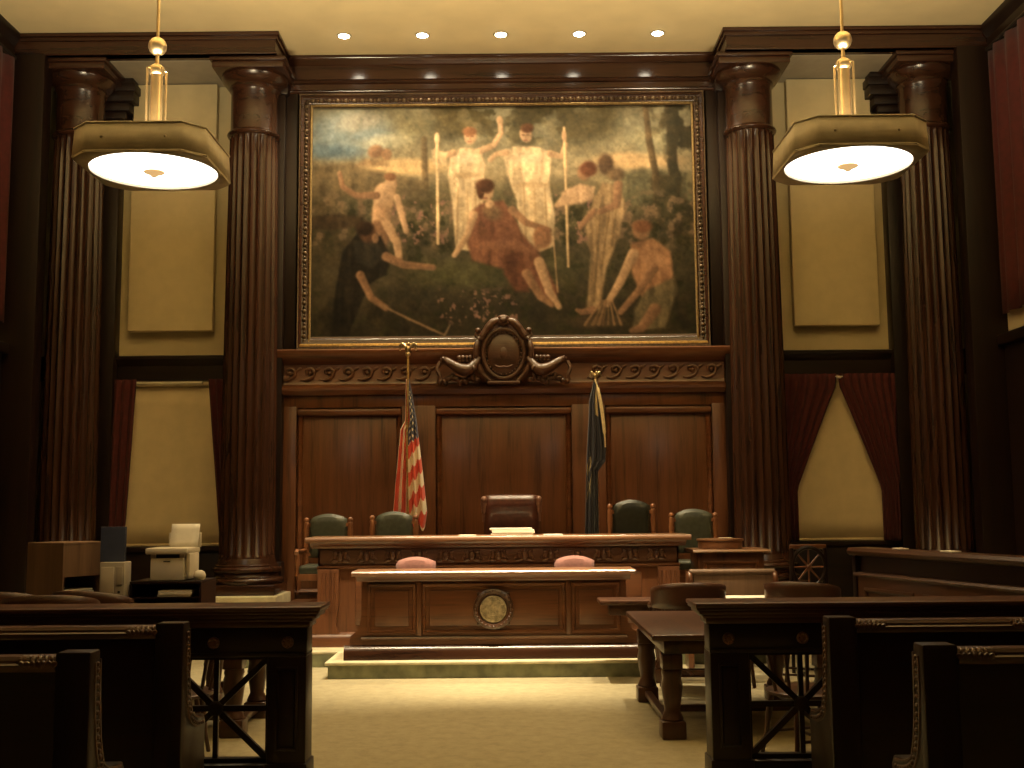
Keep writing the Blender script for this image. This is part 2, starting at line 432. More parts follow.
# ------------------------------------------------------------------ mural
def paint():
    W, Hh = 440, 280
    X0, X1, Y0, Y1 = 97., 940., 105., 630.
    gx, gy = np.meshgrid(np.linspace(X0, X1, W), np.linspace(Y0, Y1, Hh))
    rng = np.random.default_rng(5)
    def noise(cell, seed):
        r = np.random.default_rng(seed)
        h, w = int((Y1-Y0)/cell)+3, int((X1-X0)/cell)+3
        g = r.random((h, w))
        fx, fy = (gx-X0)/cell, (gy-Y0)/cell
        ix, iy = fx.astype(int), fy.astype(int); tx, ty = fx-ix, fy-iy
        tx = tx*tx*(3-2*tx); ty = ty*ty*(3-2*ty)
        return (g[iy,ix]*(1-tx)+g[iy,ix+1]*tx)*(1-ty)+(g[iy+1,ix]*(1-tx)+g[iy+1,ix+1]*tx)*ty
    def fbm(c, s): return .5*noise(c, s)+.28*noise(c/2, s+1)+.15*noise(c/4, s+2)+.07*noise(c/8, s+3)
    img = np.zeros((Hh, W, 3))
    def put(mask, c):
        m = np.clip(mask, 0, 1)[..., None]; img[:] = img*(1-m)+np.array(c, float)*m
    def sm(a, b, v): t = np.clip((v-a)/(b-a), 0, 1); return t*t*(3-2*t)
    wob = (fbm(26, 90)-.5)*10
    def ell(cx, cy, rx, ry, c, rot=0, soft=.25, op=1.0):
        a = math.radians(rot); dx, dy = gx-cx+wob*.35, gy-cy+wob*.35
        u = (dx*math.cos(a)+dy*math.sin(a))/rx; v = (-dx*math.sin(a)+dy*math.cos(a))/ry
        d = np.sqrt(u*u+v*v); putv((1-sm(1-soft, 1+soft*.4, d))*op, c, 1-.16*np.clip(u, -1, 1)-.06*np.clip(v, -1, 1) if rx < 30 else np.ones_like(u))
    fold = noise(1.0*9, 301) if False else None
    def vfold(seed, fx=7.0, fy=46.0):
        r = np.random.default_rng(seed); g = r.random((40, 160))
        u, v = (gx-X0+wob*.6)/fx, (gy-Y0)/fy
        iu, iv = u.astype(int), v.astype(int); tu, tv = u-iu, v-iv
        iu = np.clip(iu, 0, 158); iv = np.clip(iv, 0, 38)
        tu = tu*tu*(3-2*tu); tv = tv*tv*(3-2*tv)
        return (g[iv,iu]*(1-tu)+g[iv,iu+1]*tu)*(1-tv)+(g[iv+1,iu]*(1-tu)+g[iv+1,iu+1]*tu)*tv
    FO = vfold(310)*.65+vfold(311, 15, 70)*.35
    def putv(mask, c, mod):
        m = np.clip(mask, 0, 1)[..., None]; img[:] = img*(1-m)+(np.array(c, float)*mod[..., None])*m
    def stroke(pts, ws, c, soft=2.0, op=1.0):
        best = np.full(gx.shape, 1e9); side = np.zeros(gx.shape)
        for (ax, ay), (bx, by), w0, w1 in zip(pts, pts[1:], ws, ws[1:]):
            L = (bx-ax)**2+(by-ay)**2
            t = np.clip(((gx-ax)*(bx-ax)+(gy-ay)*(by-ay))/max(L, 1e-6), 0, 1)
            ww = .84*(w0+(w1-w0)*t)
            d = np.hypot(gx-(ax+t*(bx-ax)), gy-(ay+t*(by-ay)))-ww
            sd_ = ((gx-(ax+t*(bx-ax)))*.8+(gy-(ay+t*(by-ay)))*.35)/np.maximum(ww, 1)
            side = np.where(d < best, sd_, side)
            best = np.minimum(best, d)
        putv((1-sm(-soft, soft, best+wob*.15))*op, c, 1.02-.22*np.clip(side, -1, 1.2))
    def poly(P, c, soft=3.0, op=1.0):
        ins = np.zeros(gx.shape, bool); dist = np.full(gx.shape, 1e9)
        for (ax, ay), (bx, by) in zip(P, P[1:]+P[:1]):
            cond = ((ay > gy) != (by > gy)) & (gx < (bx-ax)*(gy-ay)/((by-ay) if by != ay else 1e-9)+ax)
            ins ^= cond
            L = (bx-ax)**2+(by-ay)**2
            t = np.clip(((gx-ax)*(bx-ax)+(gy-ay)*(by-ay))/max(L, 1e-6), 0, 1)
            dist = np.minimum(dist, np.hypot(gx-(ax+t*(bx-ax)), gy-(ay+t*(by-ay))))
        sd = np.where(ins, -dist, dist)+wob*.2
        putv((1-sm(-soft, soft, sd))*op, c, .78+.44*FO)
    # --- land and sky
    img[:] = (128,120,80)
    put(sm(150, 290, gy), (166,142,88))
    put(sm(255, 300, gy), (104,94,56))
    put(sm(300, 420, gy), (82,74,44))
    put(sm(430, 610, gy), (62,54,33))
    ell(170, 170, 120, 60, (128,146,132), 0, .6); ell(200, 140, 60, 26, (168,160,124), -8, .7, .8)
    ell(140, 205, 70, 22, (96,124,124), 0, .7, .9); ell(260, 185, 70, 18, (188,180,128), -5, .7, .7)
    ell(300, 242, 120, 22, (222,178,100), 0, .5, .9); ell(820, 232, 110, 22, (214,168,96), 0, .5, .9)
    ell(870, 190, 70, 40, (150,142,92), 0, .6, .8)
    ell(800, 285, 60, 12, (198,176,112), 3, .6, .8)
    # distant hills
    poly([(97,240),(180,232),(240,250),(300,262),(340,275),(340,300),(97,310)], (120,98,56), 8, .8)
    poly([(770,262),(830,250),(940,258),(940,330),(760,330)], (104,100,62), 8, .85)
    # tree crowns along the top
    f = fbm(60, 11); g2 = fbm(28, 31)
    put(sm(.40, .56, f)*(1-sm(150, 235, gy+80*np.abs((gx-560)/420)**2-30*(g2-.5)))*sm(290, 380, gx)*(1-sm(740, 800, gx)), (86,76,42))
    put(sm(.5, .62, g2)*(1-sm(130, 215, gy))*sm(330, 420, gx)*(1-sm(700, 770, gx)), (78,70,36))
    ell(700, 150, 80, 50, (96,84,46), 0, .7, .8); ell(430, 140, 70, 34, (112,96,50), 0, .7, .7); ell(330, 150, 60, 40, (124,112,64), 0, .8, .6)
    put(sm(.46, .6, f)*sm(800, 870, gx)*(1-sm(430, 520, gy)), (84,72,40))
    stroke([(838,105),(846,190),(858,260),(862,360)], [7,9,9,10], (98,78,44), 3)
    stroke([(890,105),(896,200),(902,390)], [10,12,14], (76,62,36), 4)
    stroke([(345,180),(348,290)], [8,9], (104,82,46), 4, .8)
    put(sm(.5,.62, fbm(40, 51))*sm(860,900,gx)*(1-sm(330,420,gy)), (66,60,36))
    # bushes, meadow and undergrowth
    for cx, cy, rx, ry, c in ((340,330,60,48,(96,84,46)),(320,300,40,30,(112,94,56)),(660,370,60,50,(84,78,42)),(690,330,50,40,(92,84,46)),(880,330,50,60,(78,72,42)),(150,420,60,60,(74,62,34)),(130,330,50,30,(110,88,50))):
        ell(cx, cy, rx, ry, c, 0, .7, .75)
    nz = fbm(18, 71)
    put(sm(.5,.68,nz)*sm(280,330,gy)*(1-sm(400,440,gy)), (132,104,66)); put(sm(.55,.7,1-nz)*sm(300,350,gy), (62,60,30))
    put(sm(.62,.74,fbm(12,75))*((np.abs(gy-360)<55))*((np.abs(gx-330)<70)|(np.abs(gx-670)<50)), (150,104,76))
    ell(430, 480, 150, 36, (98,98,48), 0, .7, .6); ell(640, 470, 60, 40, (102,98,50), 0, .7, .5)
    ell(190, 480, 120, 120, (100,86,54), 0, .8, .6)
    put(sm(.5,.7,fbm(46,77))*sm(500,580,gy)*(1-sm(450,560,gx))*.8, (52,44,26))
    put(sm(.5,.65,fbm(36,79))*sm(540,600,gy), (66,58,32))
    put(sm(.6,.7,fbm(9,81))*sm(500,530,gy)*(1-sm(570,600,gy))*((np.abs(gx-460)<90)), (150,104,78))
    poly([(97,350),(150,345),(210,352),(215,372),(150,380),(97,378)], (82,62,36), 5, .9)
    # --- figures (generic allegorical group)
    SK = (196,148,92); SKs = (158,110,66); GW = (214,180,116); GS = (176,140,84); HR = (96,56,30)
    # pair of faint heads far left
    ell(238,208,20,18,(150,100,58),0,.4,.85); ell(262,214,13,15,(160,108,62),0,.4,.8); poly([(190,240),(215,222),(260,226),(268,240)], (150,112,66), 5, .7)
    # standing pair in cream gowns
    for P in ([(405,210),(432,200),(470,205),(482,240),(474,300),(478,400),(455,430),(415,425),(408,330),(398,260)],
              [(520,208),(552,198),(598,200),(630,214),(622,280),(634,350),(630,420),(600,432),(556,415),(550,320),(528,262)]):
        poly(P, GW, 4)
    for a in ((420,290,416,410),(440,290,442,420),(458,290,460,400),(565,280,568,410),(588,285,592,420),(612,290,616,410)):
        stroke([(a[0],a[1]),(a[2],a[3])], [2.4,4], GS, 3, .8)
    ell(438,262,36,8,GS,0,.6,.7); ell(585,285,44,8,GS,0,.6,.7); ell(440,225,30,16,(226,194,132),0,.6,.8); ell(578,225,40,16,(226,194,132),0,.6,.8)
    ell(590,330,26,70,(206,168,104),0,.7,.45); ell(448,340,18,70,(214,176,110),0,.7,.4)
    stroke([(470,208),(500,195),(517,168),(514,140)], [9,8,6,6], SK, 3); ell(513,138,8,9,SK,0,.4)
    stroke([(410,212),(382,222),(372,205)], [9,7,6], SK, 3)
    stroke([(492,228),(505,215),(528,212)], [7,6,8], SK, 3); stroke([(625,215),(650,222),(660,195)], [9,7,6], SK, 3)
    ell(448,176,15,19,SK,8,.3); ell(446,164,18,12,(150,92,48),0,.4); ell(572,172,15,20,SK,-12,.3); ell(575,158,17,12,(120,72,38),0,.4)
    poly([(362,205),(396,210),(394,240),(366,238)], (228,190,120), 4, .85)
    stroke([(374,170),(376,412)], [4,4], (232,190,116), 2); stroke([(657,158),(662,465)], [3.4,3.4], (222,178,106), 2); ell(374,180,7,14,(236,196,126),0,.4); ell(657,176,6,14,SK,0,.4)
    # seated figure in a russet robe
    poly([(448,345),(470,325),(520,318),(542,350),(560,390),(600,440),(640,520),(630,545),(560,500),(520,470),(450,450),(440,410)], (136,80,48), 5)
    poly([(520,440),(560,430),(575,520),(545,518),(520,480)], (118,66,40), 5)
    stroke([(470,420),(540,415),(590,430)], [10,14,12], (150,92,56), 7, .8); stroke([(480,350),(500,400)], [10,8], (124,70,44), 6, .7)
    ell(496,345,26,20,(140,110,64),20,.6,.7)
    stroke([(455,350),(440,395),(412,438)], [11,9,7], SK, 3); stroke([(540,340),(570,368),(620,385)], [11,9,7], SKs, 3)
    stroke([(598,455),(620,520),(640,552)], [14,11,8], SK, 3); stroke([(570,480),(600,530),(625,548)], [12,10,7], SKs, 3)
    ell(482,300,18,22,SK,6,.3); ell(480,286,23,18,(90,52,28),0,.35); ell(470,300,9,16,(90,52,28),0,.4); ell(490,326,11,11,SK,0,.4)
    ell(606,402,24,28,(150,92,52),0,.4,.85)
    stroke([(630,400),(638,520)], [2,2], (196,150,90), 2, .8)
    for fx_, fy_ in ((446,178),(570,176),(480,304),(270,281)):
        stroke([(fx_-7,fy_-3),(fx_-2,fy_-3)], [1.6,1.6], (120,76,46), 1.2, .8); stroke([(fx_+3,fy_-3),(fx_+8,fy_-3)], [1.6,1.6], (120,76,46), 1.2, .8)
        stroke([(fx_-3,fy_+9),(fx_+4,fy_+9)], [1.6,1.6], (140,70,50), 1.2, .7); stroke([(fx_+1,fy_-2),(fx_+1,fy_+4)], [1.5,1.8], (168,118,74), 1.2, .6)
    # left: child figure and bent man with scythe
    stroke([(258,300),(250,360)], [28,24], SK, 4); stroke([(240,305),(195,305),(165,285),(158,255)], [10,8,7,6], SKs, 3)
    stroke([(285,310),(296,350),(306,385)], [9,8,7], SK, 3); stroke([(262,370),(286,410),(290,445)], [14,11,9], SK, 3); stroke([(240,370),(258,400),(250,440)], [13,11,8], SKs, 3)
    ell(272,278,15,18,SK,0,.3); ell(270,264,15,10,(150,96,52),0,.4); ell(248,345,18,22,(190,134,80),0,.7,.6)
    poly([(165,430),(200,385),(250,395),(272,440),(262,480),(225,500),(200,560),(175,620),(140,620),(150,520)], (46,40,28), 4)
    poly([(190,405),(235,400),(262,440),(230,465),(195,450)], (64,58,42), 5, .9)
    stroke([(262,440),(300,458),(365,465)], [12,10,8], SKs, 3); stroke([(205,480),(230,530),(262,552)], [11,9,8], SKs, 3)
    ell(222,388,20,24,(120,76,44),10,.4); ell(214,378,22,18,(60,40,24),0,.4); ell(238,400,9,12,SKs,0,.4)
    stroke([(250,545),(310,575),(390,612)], [3,3,3], (160,120,72), 2); stroke([(390,612),(402,590)], [3,2], (150,120,80), 2)
    # right: two women, kneeling man with sheaf
    poly([(718,320),(740,280),(775,285),(790,330),(775,400),(745,470),(730,560),(700,560),(712,440),(700,380)], (168,132,78), 5)
    for a in ((735,330,715,540),(755,340,735,460),(770,330,758,420)): stroke([(a[0],a[1]),(a[2],a[3])], [2,4], (130,100,56), 3, .7)
    stroke([(690,300),(660,315),(640,330)], [16,12,8], SK, 4); poly([(650,300),(690,282),(725,290),(715,320),(670,330),(645,330)], (206,158,100), 5)
    stroke([(720,345),(700,365),(690,380)], [9,8,7], SKs, 3); stroke([(775,285),(770,330),(735,345)], [12,10,8], SKs, 3)
    ell(700,258,17,20,SKs,0,.35); ell(710,250,22,19,(120,66,36),0,.4); ell(748,240,20,26,(92,66,40),0,.4); ell(770,262,22,18,(110,84,50),0,.5)
    poly([(800,415),(850,405),(888,435),(892,500),(870,545),(825,540),(800,480)], (176,118,68), 5)
    poly([(830,520),(895,490),(900,520),(870,600),(800,605),(805,560)], (120,104,62), 5); ell(850,450,34,40,(192,134,80),0,.7,.6)
    stroke([(805,440),(775,500),(745,548)], [15,11,8], SK, 3); stroke([(850,470),(815,520),(775,565)], [13,10,8], SKs, 3)
    stroke([(850,560),(820,600),(800,606)], [16,12,8], SKs, 4)
    ell(822,388,20,24,SKs,-15,.35); ell(826,378,24,16,(140,84,46),0,.4)
    stroke([(715,560),(690,565),(680,560)], [10,7,5], SKs, 3); ell(720,585,60,16,(128,96,56),0,.6,.6)
    for k in range(14):
        a = rng.uniform(-30, 30); stroke([(745+a*.4,540),(735+a*1.4,592)], [2,3], (160,116,66), 2, .6)
    # soft brushwork: blur a little, then break the tone up
    for _ in range(1):
        img[1:-1,1:-1] = (img[1:-1,1:-1]*2+img[:-2,1:-1]+img[2:,1:-1]+img[1:-1,:-2]+img[1:-1,2:])/6
    b1 = fbm(22, 201); b2 = fbm(9, 211); b3 = fbm(14, 221)
    img[:] = img*(.80+.30*b1)[..., None]*(.90+.20*b2)[..., None]
    img[:] = img + (b3-.5)[..., None]*np.array((26,16,4))
    # canvas grain and age
    img[:] = img*(.90+.22*fbm(34, 101)[..., None])*(.95+.10*noise(5, 111)[..., None])
    lum = img.mean(-1, keepdims=True)
    img[:] = (img*.64+lum*np.array((1.04,1.0,.80))*.36)*.93 + np.array((86,74,48))*.05
    img[:] = img*np.array((.93,.93,1.08))*.95
    img[:] = 100+(img-100)*1.12
    return np.clip(img, 0, 255), W, Hh

mur = thing('mural_painting', 'large framed oil painting of robed figures in a landscape, above the bench', 'painting', (CX, YW-.02, 3.87))
img, W, Hh = paint()
me = bpy.data.meshes.new('canvas')
xs = np.linspace(-2.66, 2.66, W); zs = np.linspace(7.33-3.87, 3.94-3.87, Hh)
vx, vz = np.meshgrid(xs, zs)
co = np.stack([vx.ravel(), np.full(vx.size, -.03), vz.ravel()], 1)
idx = np.arange(W*Hh).reshape(Hh, W)
faces = np.stack([idx[:-1,:-1], idx[1:,:-1], idx[1:,1:], idx[:-1,1:]], -1).reshape(-1, 4)
me.from_pydata(co.tolist(), [], faces.tolist())
at = me.color_attributes.new('pigment', 'FLOAT_COLOR', 'POINT')
s01 = img/255.
ln = np.where(s01 <= .04045, s01/12.92, ((s01+.055)/1.055)**2.4)
rgba = np.concatenate([ln.reshape(-1, 3), np.ones((W*Hh, 1))], 1).astype(np.float32)
at.data.foreach_set('color', rgba.ravel())
me.materials.append(M['pigment'])
cv = bpy.data.objects.new('canvas', me); COL.objects.link(cv); cv.parent = mur
solid(cv, .012, -1)
def rect_frame(m, x0, x1, z0, z1, prof):
    """prof: (inset from the outer edge, y) closed outline, mitred round the rectangle"""
    corners = [(x0,z0,1,1),(x1,z0,-1,1),(x1,z1,-1,-1),(x0,z1,1,-1)]
    rings = [[m.bm.verts.new((cx+sx*d, y, cz+sz*d)) for d, y in prof] for cx, cz, sx, sz in corners]
    n = len(prof); fs = []
    for i in range(4):
        A, B = rings[i], rings[(i+1) % 4]
        for k in range(n):
            j = (k+1) % n
            fs.append(m.bm.faces.new((A[k], A[j], B[j], B[k])))
    bmesh.ops.recalc_face_normals(m.bm, faces=fs)
Yc = YW-.02
m = MB(); fx0, fx1, fz0, fz1 = CX-2.835, CX+2.835, 3.868, 7.485
rect_frame(m, fx0, fx1, fz0, fz1, [(0,Yc+.02),(0,Yc-.10),(.03,Yc-.12),(.05,Yc-.10),(.07,Yc-.085),(.12,Yc-.075),(.14,Yc-.06),(.15,Yc-.05),(.18,Yc-.035),(.18,Yc+.02)])
m.build('frame', M['col_x'], mur)
m = MB(); rect_frame(m, fx0+.145, fx1-.145, fz0+.0, fz1-.145, [(0,Yc-.045),(0,Yc-.068),(.014,Yc-.075),(.030,Yc-.06),(.030,Yc-.045)])
m = MB(); rect_frame(m, fx0+.150, fx1-.150, fz0+.05, fz1-.145, [(0,Yc-.03),(0,Yc-.072),(.012,Yc-.080),(.028,Yc-.062),(.028,Yc-.03)])
m.build('gilt_fillet', M['gilt_dull'], mur)
m = MB(); rect_frame(m, fx0-.005, fx1+.005, fz0-.005, fz1+.005, [(0,Yc),(0,Yc-.105),(.012,Yc-.125),(.026,Yc-.12),(.026,Yc)])
m.build('gilt_edge', M['gilt_dark'], mur)
m = MB()
def run(a, b_, step):
    n = int(((a[0]-b_[0])**2+(a[1]-b_[1])**2)**.5/step)
    for k in range(n):
        t = (k+.5)/n
        x, z = lerp(a[0], b_[0], t), lerp(a[1], b_[1], t)
        s = 1 if k % 2 else .62
        m.ell((x, Yc-.088, z), (.032*s, .022, .032*s), None, 8, 5)
i = .095
run((fx0+i, fz0+i), (fx0+i, fz1-i), .058); run((fx1-i, fz0+i), (fx1-i, fz1-i), .058); run((fx0+i, fz1-i), (fx1-i, fz1-i), .058)
m.build('bead_carving', M['gilt_dark'], mur)
m = MB(); m.cub(fx0+.02, fx1-.02, Yc-.115, Yc-.02, fz0+.005, fz0+.075, .02)
m.build('gilt_sill', M['gilt'], mur)

# ------------------------------------------------------------------ carved cartouche over the bench
ct = thing('carved_cartouche', 'carved dark wood cartouche with oval shield and side horns, above the centre wall panel', 'carving', (CX, YP-.2, 3.36))
y = YP-.25
m = MB()
pts = []
outline = [(0,0),(.17,.0),(.20,.06),(.30,.16),(.36,.32),(.37,.48),(.33,.60),(.36,.68),(.30,.72),(.22,.78),(.12,.86),(0,.88)]
full = [(a, b_) for a, b_ in outline]+[(-a, b_) for a, b_ in outline[::-1][1:-1]]
m.prism([(CX+a, 3.36+b_) for a, b_ in full], 'y', y+.09, y-.02, .02)
m.build('back_plate', M['carve_dark'], ct)
m = MB()
m.ell((CX, y-.03, 3.36+.40), (.245,.075,.30), None, 40, 16)
sh = m.build('shield', M['carve_dark'], ct)
m = MB()
ov = [(CX+.275*math.cos(a), y-.06, 3.36+.40+.335*math.sin(a)) for a in [2*PI*k/48 for k in range(49)]]
m.tube(ov, .032, 10)
for k in range(36):
    a = 2*PI*k/36
    m.ell((CX+.235*math.cos(a), y-.085, 3.76+.29*math.sin(a)), (.014,.014,.014), None, 8, 5)
# faint generic relief on the shield
m.tube(catmull([(CX-.12, y-.085, 3.60),(CX-.05, y-.095, 3.57),(CX, y-.10, 3.58),(CX+.05, y-.095, 3.57),(CX+.12, y-.085, 3.60)], 5), .014, 8)
m.ell((CX, y-.095, 3.76), (.06,.018,.09)); m.ell((CX-.07, y-.088, 3.73), (.03,.014,.07), Matrix.Rotation(.4,3,'Y')); m.ell((CX+.07, y-.088, 3.73), (.03,.014,.07), Matrix.Rotation(-.4,3,'Y'))
m.build('rim', M['carve_dark'], ct)
m = MB()
for s in (-1, 1):
    m.tube(catmull([(CX+s*.05, y-.07, 3.36+.845),(CX+s*.13, y-.09, 3.36+.83),(CX+s*.22, y-.09, 3.36+.73),(CX+s*.29, y-.08, 3.36+.62),(CX+s*.335, y-.07, 3.36+.60)], 6), [.05]*6+[.055]*6+[.05]*6+[.035]*7, 10)
    sp = [(CX+s*(.345+(.045-.03*t)*math.cos(2.2+7*t)), y-.06, 3.36+.66+(.05-.03*t)*math.sin(2.2+7*t)) for t in [q/18 for q in range(19)]]
    m.tube(sp, .022, 8)
    m.ell((CX+s*.345, y-.07, 3.36+.715), (.04,.045,.04))
    m.tube(catmull([(CX+s*.34, y-.05, 3.36+.58),(CX+s*.37, y-.07, 3.36+.45),(CX+s*.36, y-.06, 3.36+.3),(CX+s*.29, y-.05, 3.36+.14),(CX+s*.18, y-.05, 3.36+.03)], 6), [.03,.035,.04,.045,.045,.045]+[.04]*12+[.03]*7, 10)
m.ell((CX, y-.08, 3.36+.88), (.085,.07,.05)); m.ell((CX, y-.11, 3.36+.85), (.06,.05,.05))
for k in range(7):
    a = PI*(k+.5)/7
    m.tube([(CX, y-.1, 3.36+.78),(CX+.07*math.cos(a), y-.12, 3.36+.80+.06*math.sin(a))], [.012,.02], 8)
m.build('crest_scroll', M['carve_dark'], ct)
m = MB(); m.cub(CX-.22, CX+.22, y-.10, y+.1, 3.345, 3.385, .012); m.build('foot', M['carve_dark'], ct)
for s in (-1, 1):
    m = MB()
    m.tube(catmull([(CX+s*.33, y-.04, 3.36+.34),(CX+s*.42, y-.08, 3.36+.22),(CX+s*.52, y-.10, 3.36+.175),(CX+s*.64, y-.09, 3.36+.22),(CX+s*.78, y-.07, 3.36+.31),(CX+s*.85, y-.06, 3.36+.315)], 6),
           [lerp(.05,.085,min(1,q/12)) for q in range(13)]+[lerp(.085,.03,q/17) for q in range(18)], 12)
    for q in range(9):
        t = q/8
        m.ell((CX+s*lerp(.40,.80,t), y-.13+.03*t, 3.36+.165+.17*(t-.32)**2*2), (.03,.03,.045), Matrix.Rotation(s*.6,3,'Y'), 8, 6)
    for q in range(8):
        m.ell((CX+s*(.45+.05*(q % 4)), y-.03-.02*(q//4), 3.36+.31+.04*(q//4)), (.036,.036,.034), None, 10, 7)
    m.build('horn', M['carve_dark'], ct)
    m = MB()
    for q in range(10):
        a = q*1.3
        m.ell((CX+s*(.36+.055*q), y+.01-.02*(q % 2), 3.36+.06+.035*math.sin(a)), (.06,.05,.04), Matrix.Rotation(a,3,'Y'), 10, 7)
    m.tube(catmull([(CX+s*.86, y, 3.36+.30),(CX+s*.90, y-.02, 3.36+.2),(CX+s*.86, y-.03, 3.36+.1),(CX+s*.88, y-.02, 3.36+.02)], 5), .03, 8)
    m.build('leaf_carving', M['carve_dark'], ct)

# ------------------------------------------------------------------ acoustic panels, blinds, curtains
for s, lab in ((-1, 'tall tan fabric covered wall panel at left, behind the left hanging lamp'), (1, 'tall tan fabric covered wall panel at right, behind the right hanging lamp')):
    a, b_ = sorted((CX+s*4.06, CX+s*5.245))
    t = thing('acoustic_panel', lab, 'wall panel', ((a+b_)/2, YB-.09, 4.18), 'tan wall panels')
    MB().cub(a, b_, YB-.175, YB-.055, 4.18, 7.74, .012).build('padded_face', M['fabric_panel'], t)
    MB().cub(a+.08, b_-.08, YB-.055, YB-.024, 4.26, 7.70).build('batten', M['dark_z'], t)

def blind(x0, x1, label, top):
    t = thing('roller_blind', label, 'window blind', ((x0+x1)/2, YB-.03, 1.21), 'tan window blinds')
    MB().sheet(lambda u, v: (lerp(x0, x1, u), YB-.03-.006*math.sin(u*PI), lerp(1.24, top, v)), 12, 8).build('cloth', M['blind'], t)
    solid(t.children[0], .006)
    MB().cub(x0, x1, YB-.055, YB-.012, 1.205, 1.24, .008).build('bottom_bar', M['blind'], t)
    MB().tube([(x0, YB-.05, top+.02),(x1, YB-.05, top+.02)], .03, 12).build('roller', M['blind'], t)
    return t
blind(CX-5.40, CX-3.75, 'lowered tan window blind at left with its pale roller showing, above the printer', 3.42)
blind(CX+3.60, CX+5.45, 'lowered tan window blind at right, seen between two parted red curtains', 3.42)
MB_ = MB().tube([(CX-5.15, YB-.14, 3.45),(CX-4.19, YB-.14, 3.45)], .022, 10)
rod = MB_.build('curtain_rod', M['printer']); tag(rod, 'thin pale curtain rod across the top of the left window', 'curtain rod')
def curtain(name, label, x_out, top_in, bot_in, z1, z0, y, bow=0.0, folds=7, amp=.035):
    def fn(u, v):
        xin = lerp(top_in, bot_in, v if bow <= 0 else min(1, max(0, (v-.07)/.62))**.95)
        x = lerp(x_out, xin, u)
        return (x, y + amp*math.sin(u*folds*2*PI)*(.6+.4*v) - .02*math.sin(u*3+v*2), lerp(z1, z0, v))
    o = MB().sheet(fn, folds*10, 24).build(name, M['red'], angle=180)
    solid(o, .008); return tag(o, label, 'curtain', 'dark red curtains')
curtain('curtain', 'narrow dark red curtain left of the tan blind, above the blue board', CX-5.56, CX-5.10, CX-5.22, 3.50, 1.20, YB-.16, 0, 4)
curtain('curtain', 'narrow dark red curtain between the left tan blind and the fluted column', CX-3.58, CX-4.10, CX-3.90, 3.50, 1.20, YB-.16, 0, 5)
curtain('curtain', 'swept back dark red curtain left of the tan triangle of blind at right', CX+3.56, CX+4.605, CX+4.02, 3.50, 1.20, YB-.16, .25, 8)
curtain('curtain', 'swept back dark red curtain right of the tan triangle of blind at right', CX+5.50, CX+4.640, CX+5.18, 3.50, 1.20, YB-.16, .25, 8)
m = MB().ell((CX+4.622, YB-.26, 3.44), (.03,.02,.02)).tube([(CX+4.572, YB-.25, 3.45),(CX+4.672, YB-.25, 3.45)], .008, 8).cub(CX+4.616, CX+4.628, YB-.25, YB-.10, 3.43, 3.455)
tag(m.build('curtain_hook', M['paper']), 'small pale hook where the two parted red curtains meet', 'hook')
def side_curtain(sg, label):
    x = CX+sg*(SX-.10)
    def fn(u, v):
        return (x + .04*math.sin(u*16*2*PI), lerp(14.27, 8.6, u), lerp(7.64, 4.12, v))
    o = MB().sheet(fn, 160, 6).build('curtain', M['red'], angle=180); solid(o, .008)
    tag(o, label, 'curtain', 'dark red curtains')
    r = MB().tube([(x, 14.3, 7.68),(x, 8.4, 7.68)], .025, 10)
    for yy in (13.9, 11.2, 8.6): r.cub(*sorted((x, CX+sg*SX)), yy-.01, yy+.01, 7.67, 7.69)
    tag(r.build('curtain_rod', M['iron']), 'dark rod holding the red curtain on the %s side wall' % ('left' if sg < 0 else 'right'), 'curtain rod')
side_curtain(-1, 'dark red curtain high on the left side wall at the edge of the view')
side_curtain(1, 'dark red curtain high on the right side wall at the edge of the view')

